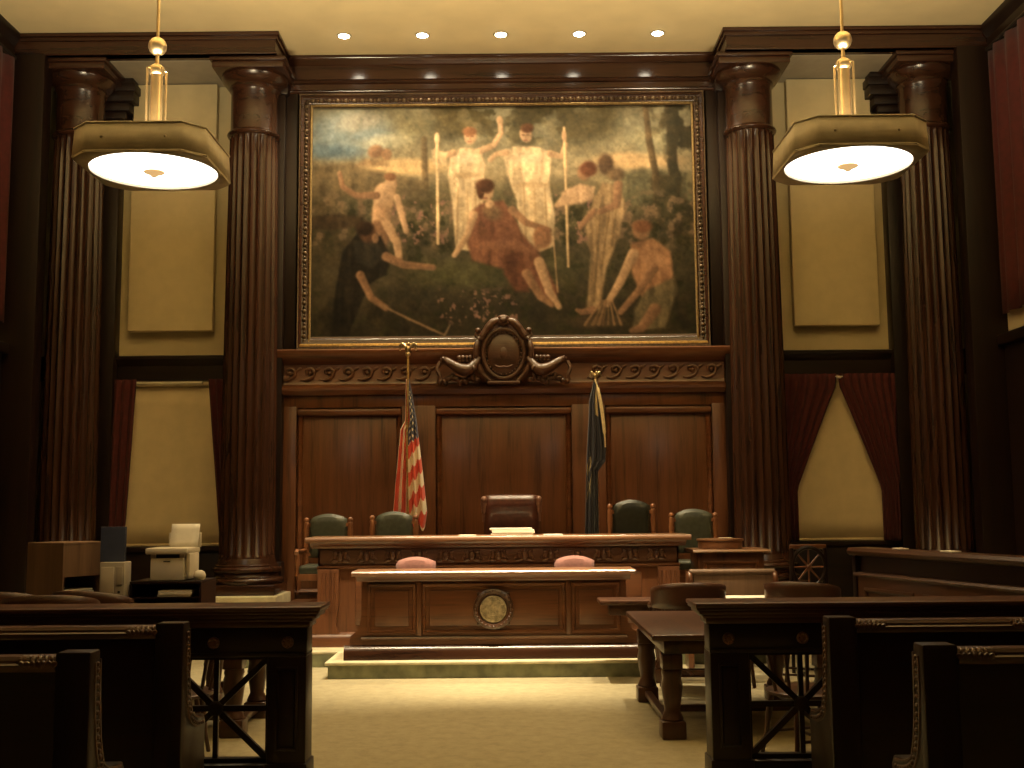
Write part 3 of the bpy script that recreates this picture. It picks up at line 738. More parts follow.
# ------------------------------------------------------------------ pendant lamps
def pendant():
    r = thing('pendant_lamp', 'x', 'lamp', (0,0,0), 'hanging octagonal lamps')
    a, c, zt, zb = .535, .155, 4.715, 4.48
    def octa(a, c): return [(-a+c,-a),(a-c,-a),(a,-a+c),(a,a-c),(a-c,a),(-a+c,a),(-a,a-c),(-a,-a+c)]
    m = MB(); R = .518; n = 8
    out_t = [m.bm.verts.new((x*.975, y*.975, zt)) for x, y in octa(a, c)]
    out_b = [m.bm.verts.new((x, y, zb)) for x, y in octa(a, c)]
    for i in range(8): m.bm.faces.new((out_b[i], out_b[(i+1)%8], out_t[(i+1)%8], out_t[i]))
    # underside: octagon with a round hole
    seg = 64; ring = []; ang = lambda v: math.atan2(v.co.y, v.co.x)
    ring = [m.bm.verts.new((R*math.cos(2*PI*k/seg), R*math.sin(2*PI*k/seg), zb)) for k in range(seg)]
    ring2 = [m.bm.verts.new((R*math.cos(2*PI*k/seg), R*math.sin(2*PI*k/seg), zb+.03)) for k in range(seg)]
    def edge_pt(t):
        P = octa(a, c); d = Vector((math.cos(t), math.sin(t)))
        best = None
        for i in range(8):
            p, q = Vector(P[i]), Vector(P[(i+1)%8]); e = q-p
            den = d.x*(-e.y)+e.x*d.y
            if abs(den) < 1e-9: continue
            s = (p.x*(-e.y)+e.x*p.y)/den; u = (d.x*p.y-d.y*p.x)/den
            if s > 0 and -1e-6 <= u <= 1+1e-6: best = s
        return d*best
    rim = []
    for k in range(seg):
        q = edge_pt(2*PI*k/seg+1e-5); rim.append(m.bm.verts.new((q.x, q.y, zb)))
    for k in range(seg):
        j = (k+1) % seg
        m.bm.faces.new((rim[k], ring[k], ring[j], rim[j])); m.bm.faces.new((ring[k], ring2[k], ring2[j], ring[j]))
    bmesh.ops.recalc_face_normals(m.bm, faces=m.bm.faces[:])
    h = m.build('housing', M['lamp_case'], r, angle=25)
    solid(h, .012, -1)
    m = MB()
    for i in range(8):
        p, q = octa(a*1.0, c)[i], octa(a, c)[(i+1)%8]
        m.tube([(p[0]*.992, p[1]*.992, zb+.004), (q[0]*.992, q[1]*.992, zb+.004)], .007, 8)
        m.tube([(p[0]*.975, p[1]*.975, zt), (q[0]*.975, q[1]*.975, zt)], .009, 8)
    for s in (-1, 1):
        for yv in (-.25, .25): m.ell((s*yv, -a*.988, (zt+zb)/2), (.012,.012,.012), None, 8, 6)
    m.build('edge_moulding', M['lamp_case'], r)
    m = MB(); m.lathe([(.0001,zb-.004),(.3,zb-.002),(R-.002,zb+.015),(R-.002,zb+.03),(.0001,zb+.03)], seg=64)
    m.build('diffuser', M['glass_lit'], r)
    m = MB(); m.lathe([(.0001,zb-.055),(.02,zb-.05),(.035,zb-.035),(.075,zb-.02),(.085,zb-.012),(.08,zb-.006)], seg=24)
    m.build('finial', M['knob_glow'], r)
    m = MB()
    m.lathe([(.046,zt-.06),(.050,zt+.08),(.058,zt+.12),(.05,zt+.15),(.048,5.30),(.058,5.31),(.066,5.34),(.058,5.37),(.04,5.385),(.018,5.40),(.014,5.48)], seg=24)
    m.build('tube', M['brass'], r)
    for k in range(4):
        aa = PI/4+PI/2*k
        MB().tube([(.085*math.cos(aa), .085*math.sin(aa), zt-.06),(.085*math.cos(aa), .085*math.sin(aa), 5.345),(.04*math.cos(aa), .04*math.sin(aa), 5.36)], .009, 8).build('rod', M['brass'], r)
    MB().ell((0,0,5.55), (.075,.075,.078), None, 24, 16).build('ball', M['brass'], r)
    MB().tube([(0,0,5.40),(0,0,H-.03)], .014, 10).build('stem', M['brass'], r)
    MB().lathe([(.12,H-.002),(.11,H-.03),(.05,H-.06),(.02,H-.08)], seg=24).build('ceiling_rose', M['brass'], r)
    for k in range(4):
        aa = PI/2*k
        MB().tube([(0,0,zt-.03),(.5*math.cos(aa),.5*math.sin(aa),zb+.06)], .012, 6).build('spider_arm', M['lamp_case'], r)
    return r
LAMPS = [(CX-2.83, 9.0), (CX+2.90, 9.0)]
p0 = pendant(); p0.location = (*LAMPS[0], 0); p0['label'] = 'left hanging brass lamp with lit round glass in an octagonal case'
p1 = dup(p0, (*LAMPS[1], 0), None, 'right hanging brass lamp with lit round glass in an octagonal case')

def downlight():
    r = thing('recessed_downlight', 'x', 'ceiling light', (0,0,0), 'recessed ceiling downlights')
    MB().lathe([(.075,-.012),(.095,-.012),(.10,-.004),(.10,0),(.075,0)], seg=28).build('trim_ring', M['lamp_case'], r)
    MB().lathe([(.0001,-.03),(.05,-.027),(.075,-.014),(.075,-.001),(.0001,-.001)], seg=24).build('lens', M['bulb'], r)
    return r
dl = downlight(); first = True
names = ['leftmost', 'second from left', 'middle', 'second from right', 'rightmost']
DLX = [-2.12,-1.06,0,1.06,2.12]
for i, dx in enumerate(DLX):
    o = dl if i == 0 else dup(dl)
    o.location = (CX+dx, 14.54, H-.001); o['label'] = names[i]+' small lit downlight in the row of five on the ceiling' if i != 2 else 'middle lit downlight of the row of five on the ceiling'
FRONT = [(-1.6,10.7),(0,10.7),(1.6,10.7)]
for i, (dx, yy) in enumerate(FRONT):
    o = dup(dl, (CX+dx, yy, H-.001)); o['label'] = ('left','middle','right')[i]+' small lit ceiling downlight over the open floor before the desk'

# ------------------------------------------------------------------ marble platforms
def block(name, label, boxes, tops):
    t = thing(name, label, 'platform', ((boxes[0][0]+boxes[0][1])/2, (boxes[0][2]+boxes[0][3])/2, 0))
    m = MB()
    for b in boxes: m.cub(*b)
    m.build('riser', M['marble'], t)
    m = MB()
    for b in tops: m.cub(*b, .008)
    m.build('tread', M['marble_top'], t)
    return t
D1 = .165
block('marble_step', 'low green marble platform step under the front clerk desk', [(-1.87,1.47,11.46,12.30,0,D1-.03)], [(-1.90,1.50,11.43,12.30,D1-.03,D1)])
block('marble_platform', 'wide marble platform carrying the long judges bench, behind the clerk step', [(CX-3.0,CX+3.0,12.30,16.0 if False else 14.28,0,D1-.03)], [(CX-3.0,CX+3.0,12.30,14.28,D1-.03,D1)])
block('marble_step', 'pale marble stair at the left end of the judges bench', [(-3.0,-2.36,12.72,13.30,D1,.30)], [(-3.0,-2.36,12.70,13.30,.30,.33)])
FL = .50
pl = thing('raised_floor', 'raised wooden floor behind the judges bench under the green chairs', 'platform', (CX, 14.2, D1))
MB().cub(CX-2.82, CX+2.82, 13.42, 14.27, D1, FL, .01).build('deck', M['wood_x'], pl)
MB().cub(CX-2.82, CX+2.82, 14.29, 15.20, 0, FL, .01).build('rear_deck', M['wood_x'], pl)

# ------------------------------------------------------------------ judges' bench
bx0, bx1, by = -2.20, 1.86, 12.78
jb = thing('judges_bench', 'long carved mahogany judges bench with polished top, behind the clerk desk', 'bench desk', ((bx0+bx1)/2, by+.3, D1))
m = MB()
m.prism([(by-.14,1.315),(by-.15,1.33),(by-.15,1.355),(by-.135,1.375),(by+.62,1.375),(by+.62,1.315)], 'x', bx0-.13, bx1+.13)
m.build('worktop', M['top'], jb)
m = MB()
m.prism([(by,1.25),(by-.04,1.25),(by-.05,1.27),(by-.10,1.29),(by-.12,1.315),(by,1.315)], 'x', bx0-.08, bx1+.08)
m.prism([(by,1.02),(by-.04,1.02),(by-.06,1.035),(by-.04,1.055),(by,1.055)], 'x', bx0-.01, bx1+.01)
m.build('moulding', M['wood_x'], jb)
m = MB().cub(bx0, bx1, by-.02, by+.04, D1, 1.315)
m.cub(bx0, bx0+.04, by-.02, by+.52, D1, 1.315).cub(bx1-.04, bx1, by-.02, by+.52, D1, 1.315)
m.build('body', M['wood_z'], jb)
# carved frieze of leaf scrolls
m = MB(); n = 13; L = (bx1-bx0-.2)/n
for k in range(n):
    cx = bx0+.1+L*(k+.5); yy = by-.028; zc = 1.152
    for s in (-1, 1):
        sp = [(cx+s*(.025+.085*t)+s*.035*(1-t)*math.cos(5*t), yy-.006, zc+.055*math.sin(PI*1.1*t)-.02+.03*(1-t)*math.sin(5*t)) for t in [q/14 for q in range(15)]]
        m.tube(sp, [.024-.010*q/14 for q in range(15)], 7)
        m.ell((cx+s*.06, yy-.004, zc+.05), (.038,.026,.020), Matrix.Rotation(-s*.5,3,'Y'), 10, 6)
        m.ell((cx+s*.06, yy-.004, zc-.05), (.042,.026,.019), Matrix.Rotation(s*.3,3,'Y'), 10, 6)
    m.ell((cx, yy-.006, zc+.005), (.034,.038,.05), None, 10, 7)
    for q in range(-2, 3): m.ell((cx+q*.02, yy-.004, zc+.065-abs(q)*.008), (.009,.012,.022), Matrix.Rotation(q*.3,3,'Y'), 8, 5)
m.cub(bx0+.02, bx1-.02, by-.034, by, 1.075, 1.235, .004)
m.build('carved_frieze', M['carve'], jb)
# panels on the face and the end pilasters flaring to scroll feet
m = MB()
for x0, x1 in ((bx0+.42, -1.05),(-.95,.65),(.75,bx1-.42)):
    m.cub(x0, x1, by-.035, by, .40, .96, .014)
m.build('panel', M['wood_x'], jb)
for x0, d in ((bx0, 1), (bx1, -1)):
    m = MB()
    prof = [(0,1.02),(.24,1.02),(.24,.62),(.22,.5),(.21,.40),(.24,.34),(.26,.30),(.26,D1),(-.14,D1),(-.14,.30),(-.10,.33),(-.04,.40),(-.0,.52)]
    m.prism([(x0+d*a, z) for a, z in prof], 'y', by-.07, by+.02, .008)
    for q in (.05,.10,.15,.2):
        m.tube([(x0+d*q, by-.072, .98),(x0+d*q, by-.072, .55)], .012, 8)
    m.build('pilaster', M['wood_z'], jb)
m = MB().prism([(by,D1),(by-.10,D1),(by-.10,.26),(by-.085,.29),(by-.06,.31),(by,.33)], 'x', bx0-.1, bx1+.1)
m.build('plinth', M['wood_x'], jb)

# ------------------------------------------------------------------ clerk desk
dx0, dx1, dy = -1.56, 1.15, 11.64
cd = thing('clerk_desk', 'panelled mahogany front desk with round bronze seal, on the marble step', 'desk', ((dx0+dx1)/2, dy+.2, D1))
m = MB().prism([(dy-.10,1.005),(dy-.115,1.02),(dy-.115,1.04),(dy-.10,1.055),(dy+.42,1.055),(dy+.42,1.005)], 'x', dx0-.09, dx1+.09)
m.build('desktop', M['top'], cd)
m = MB().prism([(dy,.95),(dy-.03,.95),(dy-.04,.965),(dy-.07,.98),(dy-.09,1.005),(dy,1.005)], 'x', dx0-.04, dx1+.04)
m.prism([(dy,.36),(dy-.02,.36),(dy-.03,.375),(dy-.02,.39),(dy,.39)], 'x', dx0, dx1)
m.build('moulding', M['wood_x'], cd)
m = MB()
prof = [(dx0,1.005),(dx0,.62),(dx0-.015,.52),(dx0-.05,.45),(dx0-.11,.40),(dx0-.12,.36),(dx0-.12,D1),(dx1+.18,D1),(dx1+.18,.36),(dx1+.15,.40),(dx1+.06,.45),(dx1+.015,.52),(dx1,.62),(dx1,1.005)]
m.prism(prof, 'y', dy, dy+.05)
for a in (dx0, dx1-.04): m.cub(a, a+.04, dy+.05, dy+.36, D1, 1.005)
m.build('body', M['wood_x'], cd)
def raised(x0, x1, z0, z1, y, nm, par, mat):
    m = MB()
    rect_frame(m, x0, x1, z0, z1, [(0,y),(0,y-.012),(.012,y-.022),(.03,y-.018),(.04,y-.004),(.04,y)])
    m.cub(x0+.075, x1-.075, y-.012, y, z0+.075, z1-.075, .011)
    return m.build(nm, mat, par)
raised(dx0+.06, dx0+.56, .42, .93, dy, 'panel', cd, M['wood_x'])
raised(dx1-.56, dx1-.06, .42, .93, dy, 'panel', cd, M['wood_x'])
raised(dx0+.62, dx1-.62, .42, .93, dy, 'panel', cd, M['wood_x'])
for a in (dx0+.59, dx1-.59): MB().cub(a-.025, a+.025, dy-.022, dy, .40, .95, .008).build('stile', M['wood_z'], cd)
m = MB().prism([(dy,D1),(dy-.07,D1),(dy-.07,.25),(dy-.055,.28),(dy-.03,.30),(dy,.31)], 'x', dx0-.17, dx1+.25)
m.build('plinth', M['col_x'], cd)
RX = Matrix.Rotation(PI/2, 3, 'X')
mc = (-.21, dy-.012, .665)
m = MB(); m.lathe([(.196,0),(.208,.02),(.203,.04),(.180,.055),(.155,.05),(.145,.03),(.135,.03),(.135,0)], mc, 48, M=RX)
for k in range(28):
    a = 2*PI*k/28; m.ell((mc[0]+.18*math.cos(a), mc[1]-.05, mc[2]+.18*math.sin(a)), (.015,.012,.014), None, 8, 5)
for k in range(4):
    a = PI/4+PI/2*k; m.ell((mc[0]+.19*math.cos(a), mc[1]-.018, mc[2]+.19*math.sin(a)), (.045,.016,.028), Matrix.Rotation(-a,3,'Y'), 10, 6)
med = m.build('seal_ring', M['carve_dark'], cd)
m = MB(); m.lathe([(.136,0),(.136,.038),(.124,.044),(.116,.036),(.092,.036),(.087,.042),(.081,.036),(.0001,.036)], mc, 48, M=RX)
for k in range(26):
    a = 2*PI*k/26; m.ell((mc[0]+.104*math.cos(a), mc[1]-.038, mc[2]+.104*math.sin(a)), (.009,.007,.009), None, 8, 5)
m.ell((mc[0]-.03, mc[1]-.04, mc[2]-.01), (.018,.012,.045)); m.ell((mc[0]+.03, mc[1]-.04, mc[2]-.005), (.018,.012,.042)); m.ell((mc[0], mc[1]-.04, mc[2]+.03), (.024,.01,.016)); m.ell((mc[0], mc[1]-.038, mc[2]-.055), (.05,.01,.012))
m.build('bronze_seal', M['bronze'], med)

# ------------------------------------------------------------------ chairs
def leg_star(r, z, R, mat, n=5):
    for k in range(n):
        a = 2*PI*k/n+.3
        MB().tube([(0,0,z+.06),(R*.55*math.cos(a),R*.55*math.sin(a),z+.075),(R*math.cos(a),R*math.sin(a),z+.05)], [.03,.024,.018], 8).ell((R*math.cos(a),R*math.sin(a),z+.026), (.026,.026,.026), None, 10, 8).build('leg', mat, r)
def pad(m, x0, x1, y0, y1, z0, z1, arch=0.0, puff=.03, n=14):
    """upholstered back: rounded, arched on top, puffed to front and back"""
    def f(side):
        def fn(u, v):
            a, b_ = u*2-1, v*2-1
            e = (1-abs(a)**6)*(1-abs(b_)**6)
            top = z1 + arch*(1-a*a)
            y = (y0 if side < 0 else y1) + side*puff*e
            sq = max(0, 1-e)**3
            y = lerp(y, (y0+y1)/2, min(1, sq))
            return (lerp(x0, x1, u), y, lerp(z0, top, v))
        return fn
    m.sheet(f(-1), n, n); m.sheet(f(1), n, n)
    bmesh.ops.remove_doubles(m.bm, verts=m.bm.verts[:], dist=1e-4)
    bmesh.ops.recalc_face_normals(m.bm, faces=m.bm.faces[:])
    return m
def cushion(m, x0, x1, y0, y1, z0, z1, r=.035): return m.cub(x0, x1, y0, y1, z0, z1, r, 4)
def armchair():
    """faces -Y (towards the courtroom); back at +Y"""
    r = thing('armchair', 'x', 'chair', (0,0,0), 'green leather armchairs behind the bench')
    pad(MB(), -.232,.232,.17,.25,.60,1.07,.065,.03).build('backrest', M['leather_green'], r)
    for s in (-1, 1):
        m = MB(); m.lathe([(.022,.40),(.03,.44),(.03,.60),(.022,.63),(.03,.66),(.026,.80),(.034,.92),(.028,.98),(.03,1.02),(.022,1.035),(.034,1.055),(.03,1.075),(.012,1.09)], (s*.27,.21,0), 16)
        m.cub(min(s*.27,s*.20), max(s*.27,s*.20), .19,.23,.98,1.02).cub(min(s*.27,s*.20), max(s*.27,s*.20), .19,.23,.62,.66)
        m.build('back_post', M['wood_z2'], r)
        a = MB().tube(catmull([(s*.275,.21,.70),(s*.30,.0,.69),(s*.305,-.2,.70),(s*.30,-.27,.67)], 6), [.022]*13+[.028]*6, 10)
        a.lathe([(.028,.40),(.022,.50),(.03,.57),(.02,.66)], (s*.30,-.2,0), 12)
        a.build('armrest', M['wood_z2'], r)
    cushion(MB(), -.27,.27,-.30,.24,.42,.53,.04).build('seat', M['leather_green'], r)
    MB().cub(-.275,.275,-.295,.245,.35,.43,.012).build('seat_rail', M['wood_z2'], r)
    MB().lathe([(.05,.06),(.06,.10),(.035,.16),(.045,.24),(.07,.33),(.11,.352)], seg=20).build('pedestal', M['wood_z2'], r)
    leg_star(r, 0, .30, M['wood_z2'])
    return r

ch0 = armchair()
chairs = [((-2.28,13.72),.0,1.0,'green leather armchair at the far left end of the judges bench'),
          ((-1.47,13.82),.05,1.02,'green leather armchair in front of the striped flag'),
          ((1.47,13.80),.0,1.125,'taller dark green armchair right of the navy flag, beside the brown chair'),
          ((2.22,13.76),-.05,1.02,'green leather armchair at the far right end, behind the round wooden box')]
for i, ((x, y), rz, sc, lab) in enumerate(chairs):
    o = ch0 if i == 0 else dup(ch0)
    o.location = (x, y, FL); o.rotation_euler = (0,0,rz); o.scale = (1,1,sc); o['label'] = lab
    if i == 2:
        for ch in o.children:
            if ch.name.startswith('backrest'):
                ch.data = ch.data.copy(); ch.data.materials[0] = M['leather_dark']
# judge's brown chair
jc = thing('judge_chair', 'large brown leather judge chair behind the middle of the bench', 'chair', (-.02,13.85,FL))
def rolled(u, v):
    # closed section: padded front that swells towards a rolled top, swept across the width
    P = [(.0,.50),(-.035,.62),(-.06,.80),(-.085,.98),(-.105,1.12),(-.115,1.22),(-.10,1.30),(-.055,1.345),(.01,1.355),(.07,1.325),(.095,1.26),(.085,1.18),(.07,1.0),(.06,.75),(.05,.50)]
    t = v*(len(P)-1); k = min(int(t), len(P)-2); f = t-k
    y, z = lerp(P[k][0], P[k+1][0], f), lerp(P[k][1], P[k+1][1], f)
    a = u*2-1; e = (1-abs(a)**8)
    return (-.02+.345*a, 14.02+y*(.35+.65*e), FL+(.50+(z-.50)*(.965+.035*e)))
m = MB().sheet(rolled, 24, 56)
for c_ in (0, 24): pass
m.bm.faces.new([m.bm.verts[k*25] for k in range(57)] if not m.bm.verts.ensure_lookup_table() else [])
m.bm.verts.ensure_lookup_table(); m.bm.faces.new([m.bm.verts[k*25+24] for k in range(57)])
bmesh.ops.recalc_face_normals(m.bm, faces=m.bm.faces[:])
m.build('backrest', M['leather_brown'], jc, angle=50)
for s in (-.36,.32):
    m = MB().tube(catmull([(s,14.0,FL+1.02),(s,13.99,FL+1.12),(s,13.96,FL+1.21),(s,13.95,FL+1.285)], 5), [.022]*6+[.032]*5+[.038]*5, 12).ell((s,13.95,FL+1.29),(.04,.055,.045))
    m.build('wing', M['leather_wing'], jc)
    MB().cub(s-.035,s+.035,13.62,13.96,FL+.66,FL+.72,.02).cub(s-.02,s+.02,13.68,13.74,FL+.44,FL+.67).build('armrest', M['leather_brown'], jc)
cushion(MB(), -.33,.29,13.58,14.0,FL+.42,FL+.55,.045).build('seat', M['leather_brown'], jc)
MB().lathe([(.06,FL+.05),(.04,FL+.12),(.035,FL+.36),(.13,FL+.425)], (-.02,13.8,0), 20).build('pedestal', M['iron'], jc)
m = MB()
for k in range(5):
    a = 2*PI*k/5
    m.tube([(-.02,13.8,FL+.07),(-.02+.3*math.cos(a),13.8+.3*math.sin(a),FL+.05)], [.03,.02], 8).ell((-.02+.3*math.cos(a),13.8+.3*math.sin(a),FL+.027),(.027,.027,.027))
m.build('foot', M['iron'], jc)
# pink clerk chairs
def pinkchair():
    r = thing('swivel_chair', 'x', 'chair', (0,0,0), 'pink chairs behind the clerk desk')
    pad(MB(), -.22,.22,.12,.19,.55,.94,.055,.03).build('backrest', M['pink'], r)
    cushion(MB(), -.23,.23,-.22,.16,.42,.50,.035).build('seat', M['pink'], r)
    MB().bar((0,.17,.44),(0,.175,.70),.06,.015).build('back_strut', M['black'], r)
    MB().lathe([(.045,.06),(.03,.12),(.025,.38),(.08,.42)], seg=18).build('pedestal', M['black'], r)
    leg_star(r, 0, .24, M['black'])
    return r
pk = pinkchair(); pk.location = (-1.08,12.36,D1+.0); pk['label'] = 'left pink upholstered chair behind the clerk desk'
dup(pk, (.67,12.36,D1), .0, 'right pink upholstered chair behind the clerk desk')

# captain's chairs round the counsel tables
def captain():
    """faces +Y (towards the bench); curved back at -Y"""
    r = thing('captain_chair', 'x', 'chair', (0,0,0), 'dark wooden captain chairs at the counsel tables')
    m = MB(); R = .30
    def arc(u, v):
        a = lerp(-PI*.98, -PI*.02, u)
        rr = R+.03+.04*v*math.sin(-a)
        return (rr*math.cos(a), rr*math.sin(a)*.95+.03, lerp(.76, .90+.10*max(0, math.sin(-a))**.6, v))
    m.sheet(arc, 28, 4); b = m.build('backrest', M['table_x'], r, angle=60); solid(b, .035)
    for k in range(7):
        a = lerp(-PI*.93, -PI*.07, k/6)
        MB().tube([(.26*math.cos(a), .24*math.sin(a)+.03, .45),(.33*math.cos(a), .33*.95*math.sin(a)+.03, .78)], [.012,.015], 8).build('spindle', M['table_z'], r)
    for s in (-1, 1):
        MB().tube(catmull([(s*.33,.02,.79),(s*.34,.12,.78),(s*.33,.22,.75)], 5), .022, 8).tube([(s*.30,.20,.45),(s*.33,.20,.765)], .014, 8).build('armrest', M['table_y'], r)
    s = MB(); s.lathe([(.0001,.425),(.24,.425),(.28,.435),(.285,.455),(.26,.465),(.15,.455),(.0001,.452)], seg=32); s.build('seat', M['table_x'], r)
    for sx in (-1, 1):
        for sy in (-1, 1):
            MB().tube([(sx*.18,sy*.18,.43),(sx*.20,sy*.20,.28),(sx*.215,sy*.215,.14),(sx*.24,sy*.24,0)], [.016,.024,.016,.014], 10).build('leg', M['table_z'], r)
    m = MB()
    for sy in (-1, 1): m.tube([(-.21,sy*.21,.16),(.21,sy*.21,.16)], .011, 8)
    m.tube([(0,-.21,.16),(0,.21,.16)], .011, 8)
    m.build('stretcher', M['table_x'], r)
    return r
cp = captain()
caps = [((1.62,10.58),.0,'dark wooden captain chair between the two right counsel tables, left of the pair'),
        ((2.68,10.55),-.45,'dark wooden captain chair turned aside between the right counsel tables, right of the pair'),
        ((1.98,7.72),.25,'dark wooden captain chair behind the right rail, seen through its lattice'),
        ((-4.2,9.33),.0,'leftmost of three wooden chair backs just above the left rail'),
        ((-3.46,8.5),.2,'middle of three wooden chair backs just above the left rail, before the brown cabinet'),
        ((-3.42,9.33),-.3,'rightmost of three wooden chair backs just above the left rail, before the grey tower'),
        ((-2.35,7.85),.2,'dark wooden captain chair behind the left rail, seen through its lattice')]
caps_ok = caps
for i, ((x, y), rz, lab) in enumerate(caps):
    o = cp if i == 0 else dup(cp)
    o.location = (x, y, 0); o.rotation_euler = (0,0,rz); o['label'] = lab
    if 3 <= i <= 5: o.scale = (1,1,(1.06,1.09,1.06)[i-3])

# ------------------------------------------------------------------ flags
def flag_pole(name, label, x, y, z0, z1, lean=0.0):
    t = thing(name, label, 'flag', (x, y, z0))
    MB().lathe([(.17,0),(.17,.03),(.12,.06),(.05,.09),(.035,.14)], (x,y,z0), 28).build('stand', M['brass'], t)
    MB().tube([(x,y,z0+.08),(x+lean,y,z1-.16)], .016, 12).build('pole', M['top'] if False else M['gilt'], t)
    return t
uf = flag_pole('striped_flag', 'furled red and white striped flag with starred blue corner on a gold pole', -1.36, 14.55, FL, 3.86, 0)
# eagle finial
fx, fy, fz = -1.36, 14.55, 3.70
m = MB().ell((fx,fy,fz+.0),(.035,.035,.035)).ell((fx,fy,fz+.07),(.035,.03,.055)).ell((fx+.012,fy-.02,fz+.135),(.02,.022,.022)).tube([(fx+.025,fy-.035,fz+.135),(fx+.045,fy-.045,fz+.125)], [.008,.003], 6)
for s in (-1, 1):
    m.tube(catmull([(fx+s*.02,fy,fz+.08),(fx+s*.07,fy+.01,fz+.135),(fx+s*.10,fy+.01,fz+.12),(fx+s*.105,fy+.01,fz+.05)], 5), [.022]*6+[.02]*5+[.01]*5, 8, .5)
m.build('finial', M['brass'], uf)
def drape(nm, parent, mat, x, y, z1, z0, left, right, colour, nu=72, nv=170, folds=4.5):
    """left/right: width profiles (offset from the pole) down the cloth"""
    def prof(P, v):
        for (a, p), (b_, q) in zip(P, P[1:]):
            if v <= b_: return lerp(p, q, (v-a)/(b_-a))
        return P[-1][1]
    def fn(u, v):
        l, r_ = prof(left, v), prof(right, v)
        amp = .012+.045*v
        yy = y-.05 - .03*math.sin(PI*u) - amp*math.sin(u*folds*2*PI+1.2*v)
        dz = .10*v*math.sin(PI*u*1.0)*0 + .05*v*math.sin(u*folds*2*PI)
        return (x+lerp(l, r_, u), yy, lerp(z1, z0, v)-dz)
    o = MB().sheet(fn, nu, nv).build(nm, mat, parent, angle=180)
    me = o.data; at = me.color_attributes.new('pigment', 'FLOAT_COLOR', 'POINT')
    buf = []
    for j in range(nv+1):
        for i in range(nu+1): buf += [*colour(i/nu, j/nv), 1.0]
    at.data.foreach_set('color', np.array(buf, np.float32))
    solid(o, .003); return o
RED, WHT, BLU = (.72,.075,.040), (.92,.82,.62), (.030,.036,.095)
def us(u, v):
    if u > .46:
        w = (u-.46)/.54
        if v < .44 - .05*w:
            # starred blue corner
            su, sv = w*3.2, v*24
            d = (su-math.floor(su)-.5)**2*1.0+((sv+.5*(int(su) % 2)) % 1-.5)**2
            return WHT if (d < .055 and v > .08) else BLU
        q = (v*1.0 + .10*w)*11.2
        return RED if int(q) % 2 else WHT
    if u > .40: return (.62,.36,.09)
    q = u*9.0 + v*1.2 - .5*v*v
    return RED if int(q*.95+.35) % 2 else WHT
drape('cloth', uf, M['silk'], -1.36, 14.55, 3.36, 1.45, [(0,-.02),(.28,-.03),(.34,-.09),(.7,-.15),(1,-.19)], [(0,.02),(.1,.06),(.3,.12),(.6,.19),(.9,.25),(1,.22)], us)
MB().tube(catmull([(-1.355,14.46,3.62),(-1.35,14.44,3.3),(-1.36,14.42,2.6),(-1.345,14.38,1.9),(-1.33,14.37,1.42)], 6), .012, 8).build('gold_cord', M['gilt'], uf)
nf = flag_pole('navy_flag', 'furled navy blue flag with gold emblem on a pole right of the judge chair', 1.09, 14.5, FL, 3.46, 0)
m = MB().ell((1.09,14.5,3.32),(.03,.03,.03)).ell((1.09,14.5,3.385),(.032,.03,.045)).ell((1.10,14.48,3.43),(.018,.02,.02))
for s in (-1, 1): m.tube(catmull([(1.09+s*.02,14.5,3.39),(1.09+s*.055,14.51,3.435),(1.09+s*.075,14.51,3.37)], 5), [.02]*6+[.012]*5, 8, .5)
m.build('finial', M['brass'], nf)
GLD = (.42,.34,.19)
def navy(u, v):
    d1 = ((u-.18)/.14)**2+((v-.54)/.055)**2
    if .45 < d1 < 1: return GLD
    if abs(v-.63-.10*math.sin(u*9)) < .018 and .08 < u < .55: return GLD
    if abs(v-.70-.04*math.sin(u*14+1)) < .012 and .05 < u < .42: return GLD
    if d1 <= .45 and int(u*40+v*30) % 3 == 0: return (.22,.15,.07)
    if v < .22 and .52 < u < .74: return (.62,.50,.28)
    return (.017,.021,.040)
drape('cloth', nf, M['silk'], 1.09, 14.5, 3.30, 1.28, [(0,-.03),(.12,-.09),(.5,-.14),(1,-.18)], [(0,.02),(.2,.06),(.42,.11),(.5,.10),(.56,.0),(1,.0)], navy, 60, 150, 3.2)
MB().tube(catmull([(1.07,14.40,3.33),(1.11,14.38,3.2),(1.15,14.36,2.95),(1.18,14.36,2.65),(1.19,14.37,2.45)], 6), [.010]*6+[.022]*13+[.010]*6, 10).build('fringe', M['cream'], nf)

# ------------------------------------------------------------------ papers on the bench, right side desks
m = MB(); bz = 1.376
def stack(name, label, x0, x1, y0, y1, z, n, cat='papers', th=.018, mat=None, jig=.012):
    t = None
    m = MB()
    for k in range(n):
        a, b_ = random.uniform(-jig, jig), random.uniform(-jig, jig)
        m.cub(x0+a, x1+a, y0+b_, y1+b_, z+k*th, z+(k+1)*th-.001, .002, 1)
    o = m.build(name, mat or M['paper']); return tag(o, label, cat)
stack('paper_stack', 'bright stack of white papers on the bench before the brown judge chair', -.25,.24,13.0,13.25,bz,4,th=.02,jig=.025)
stack('paper', 'single pale sheet on the bench top left of the white paper stack', -.62,-.42,12.95,13.2,bz,1,th=.006)
stack('paper', 'single pale sheet on the bench top right of the white paper stack', .36,.58,12.95,13.2,bz,1,th=.006)

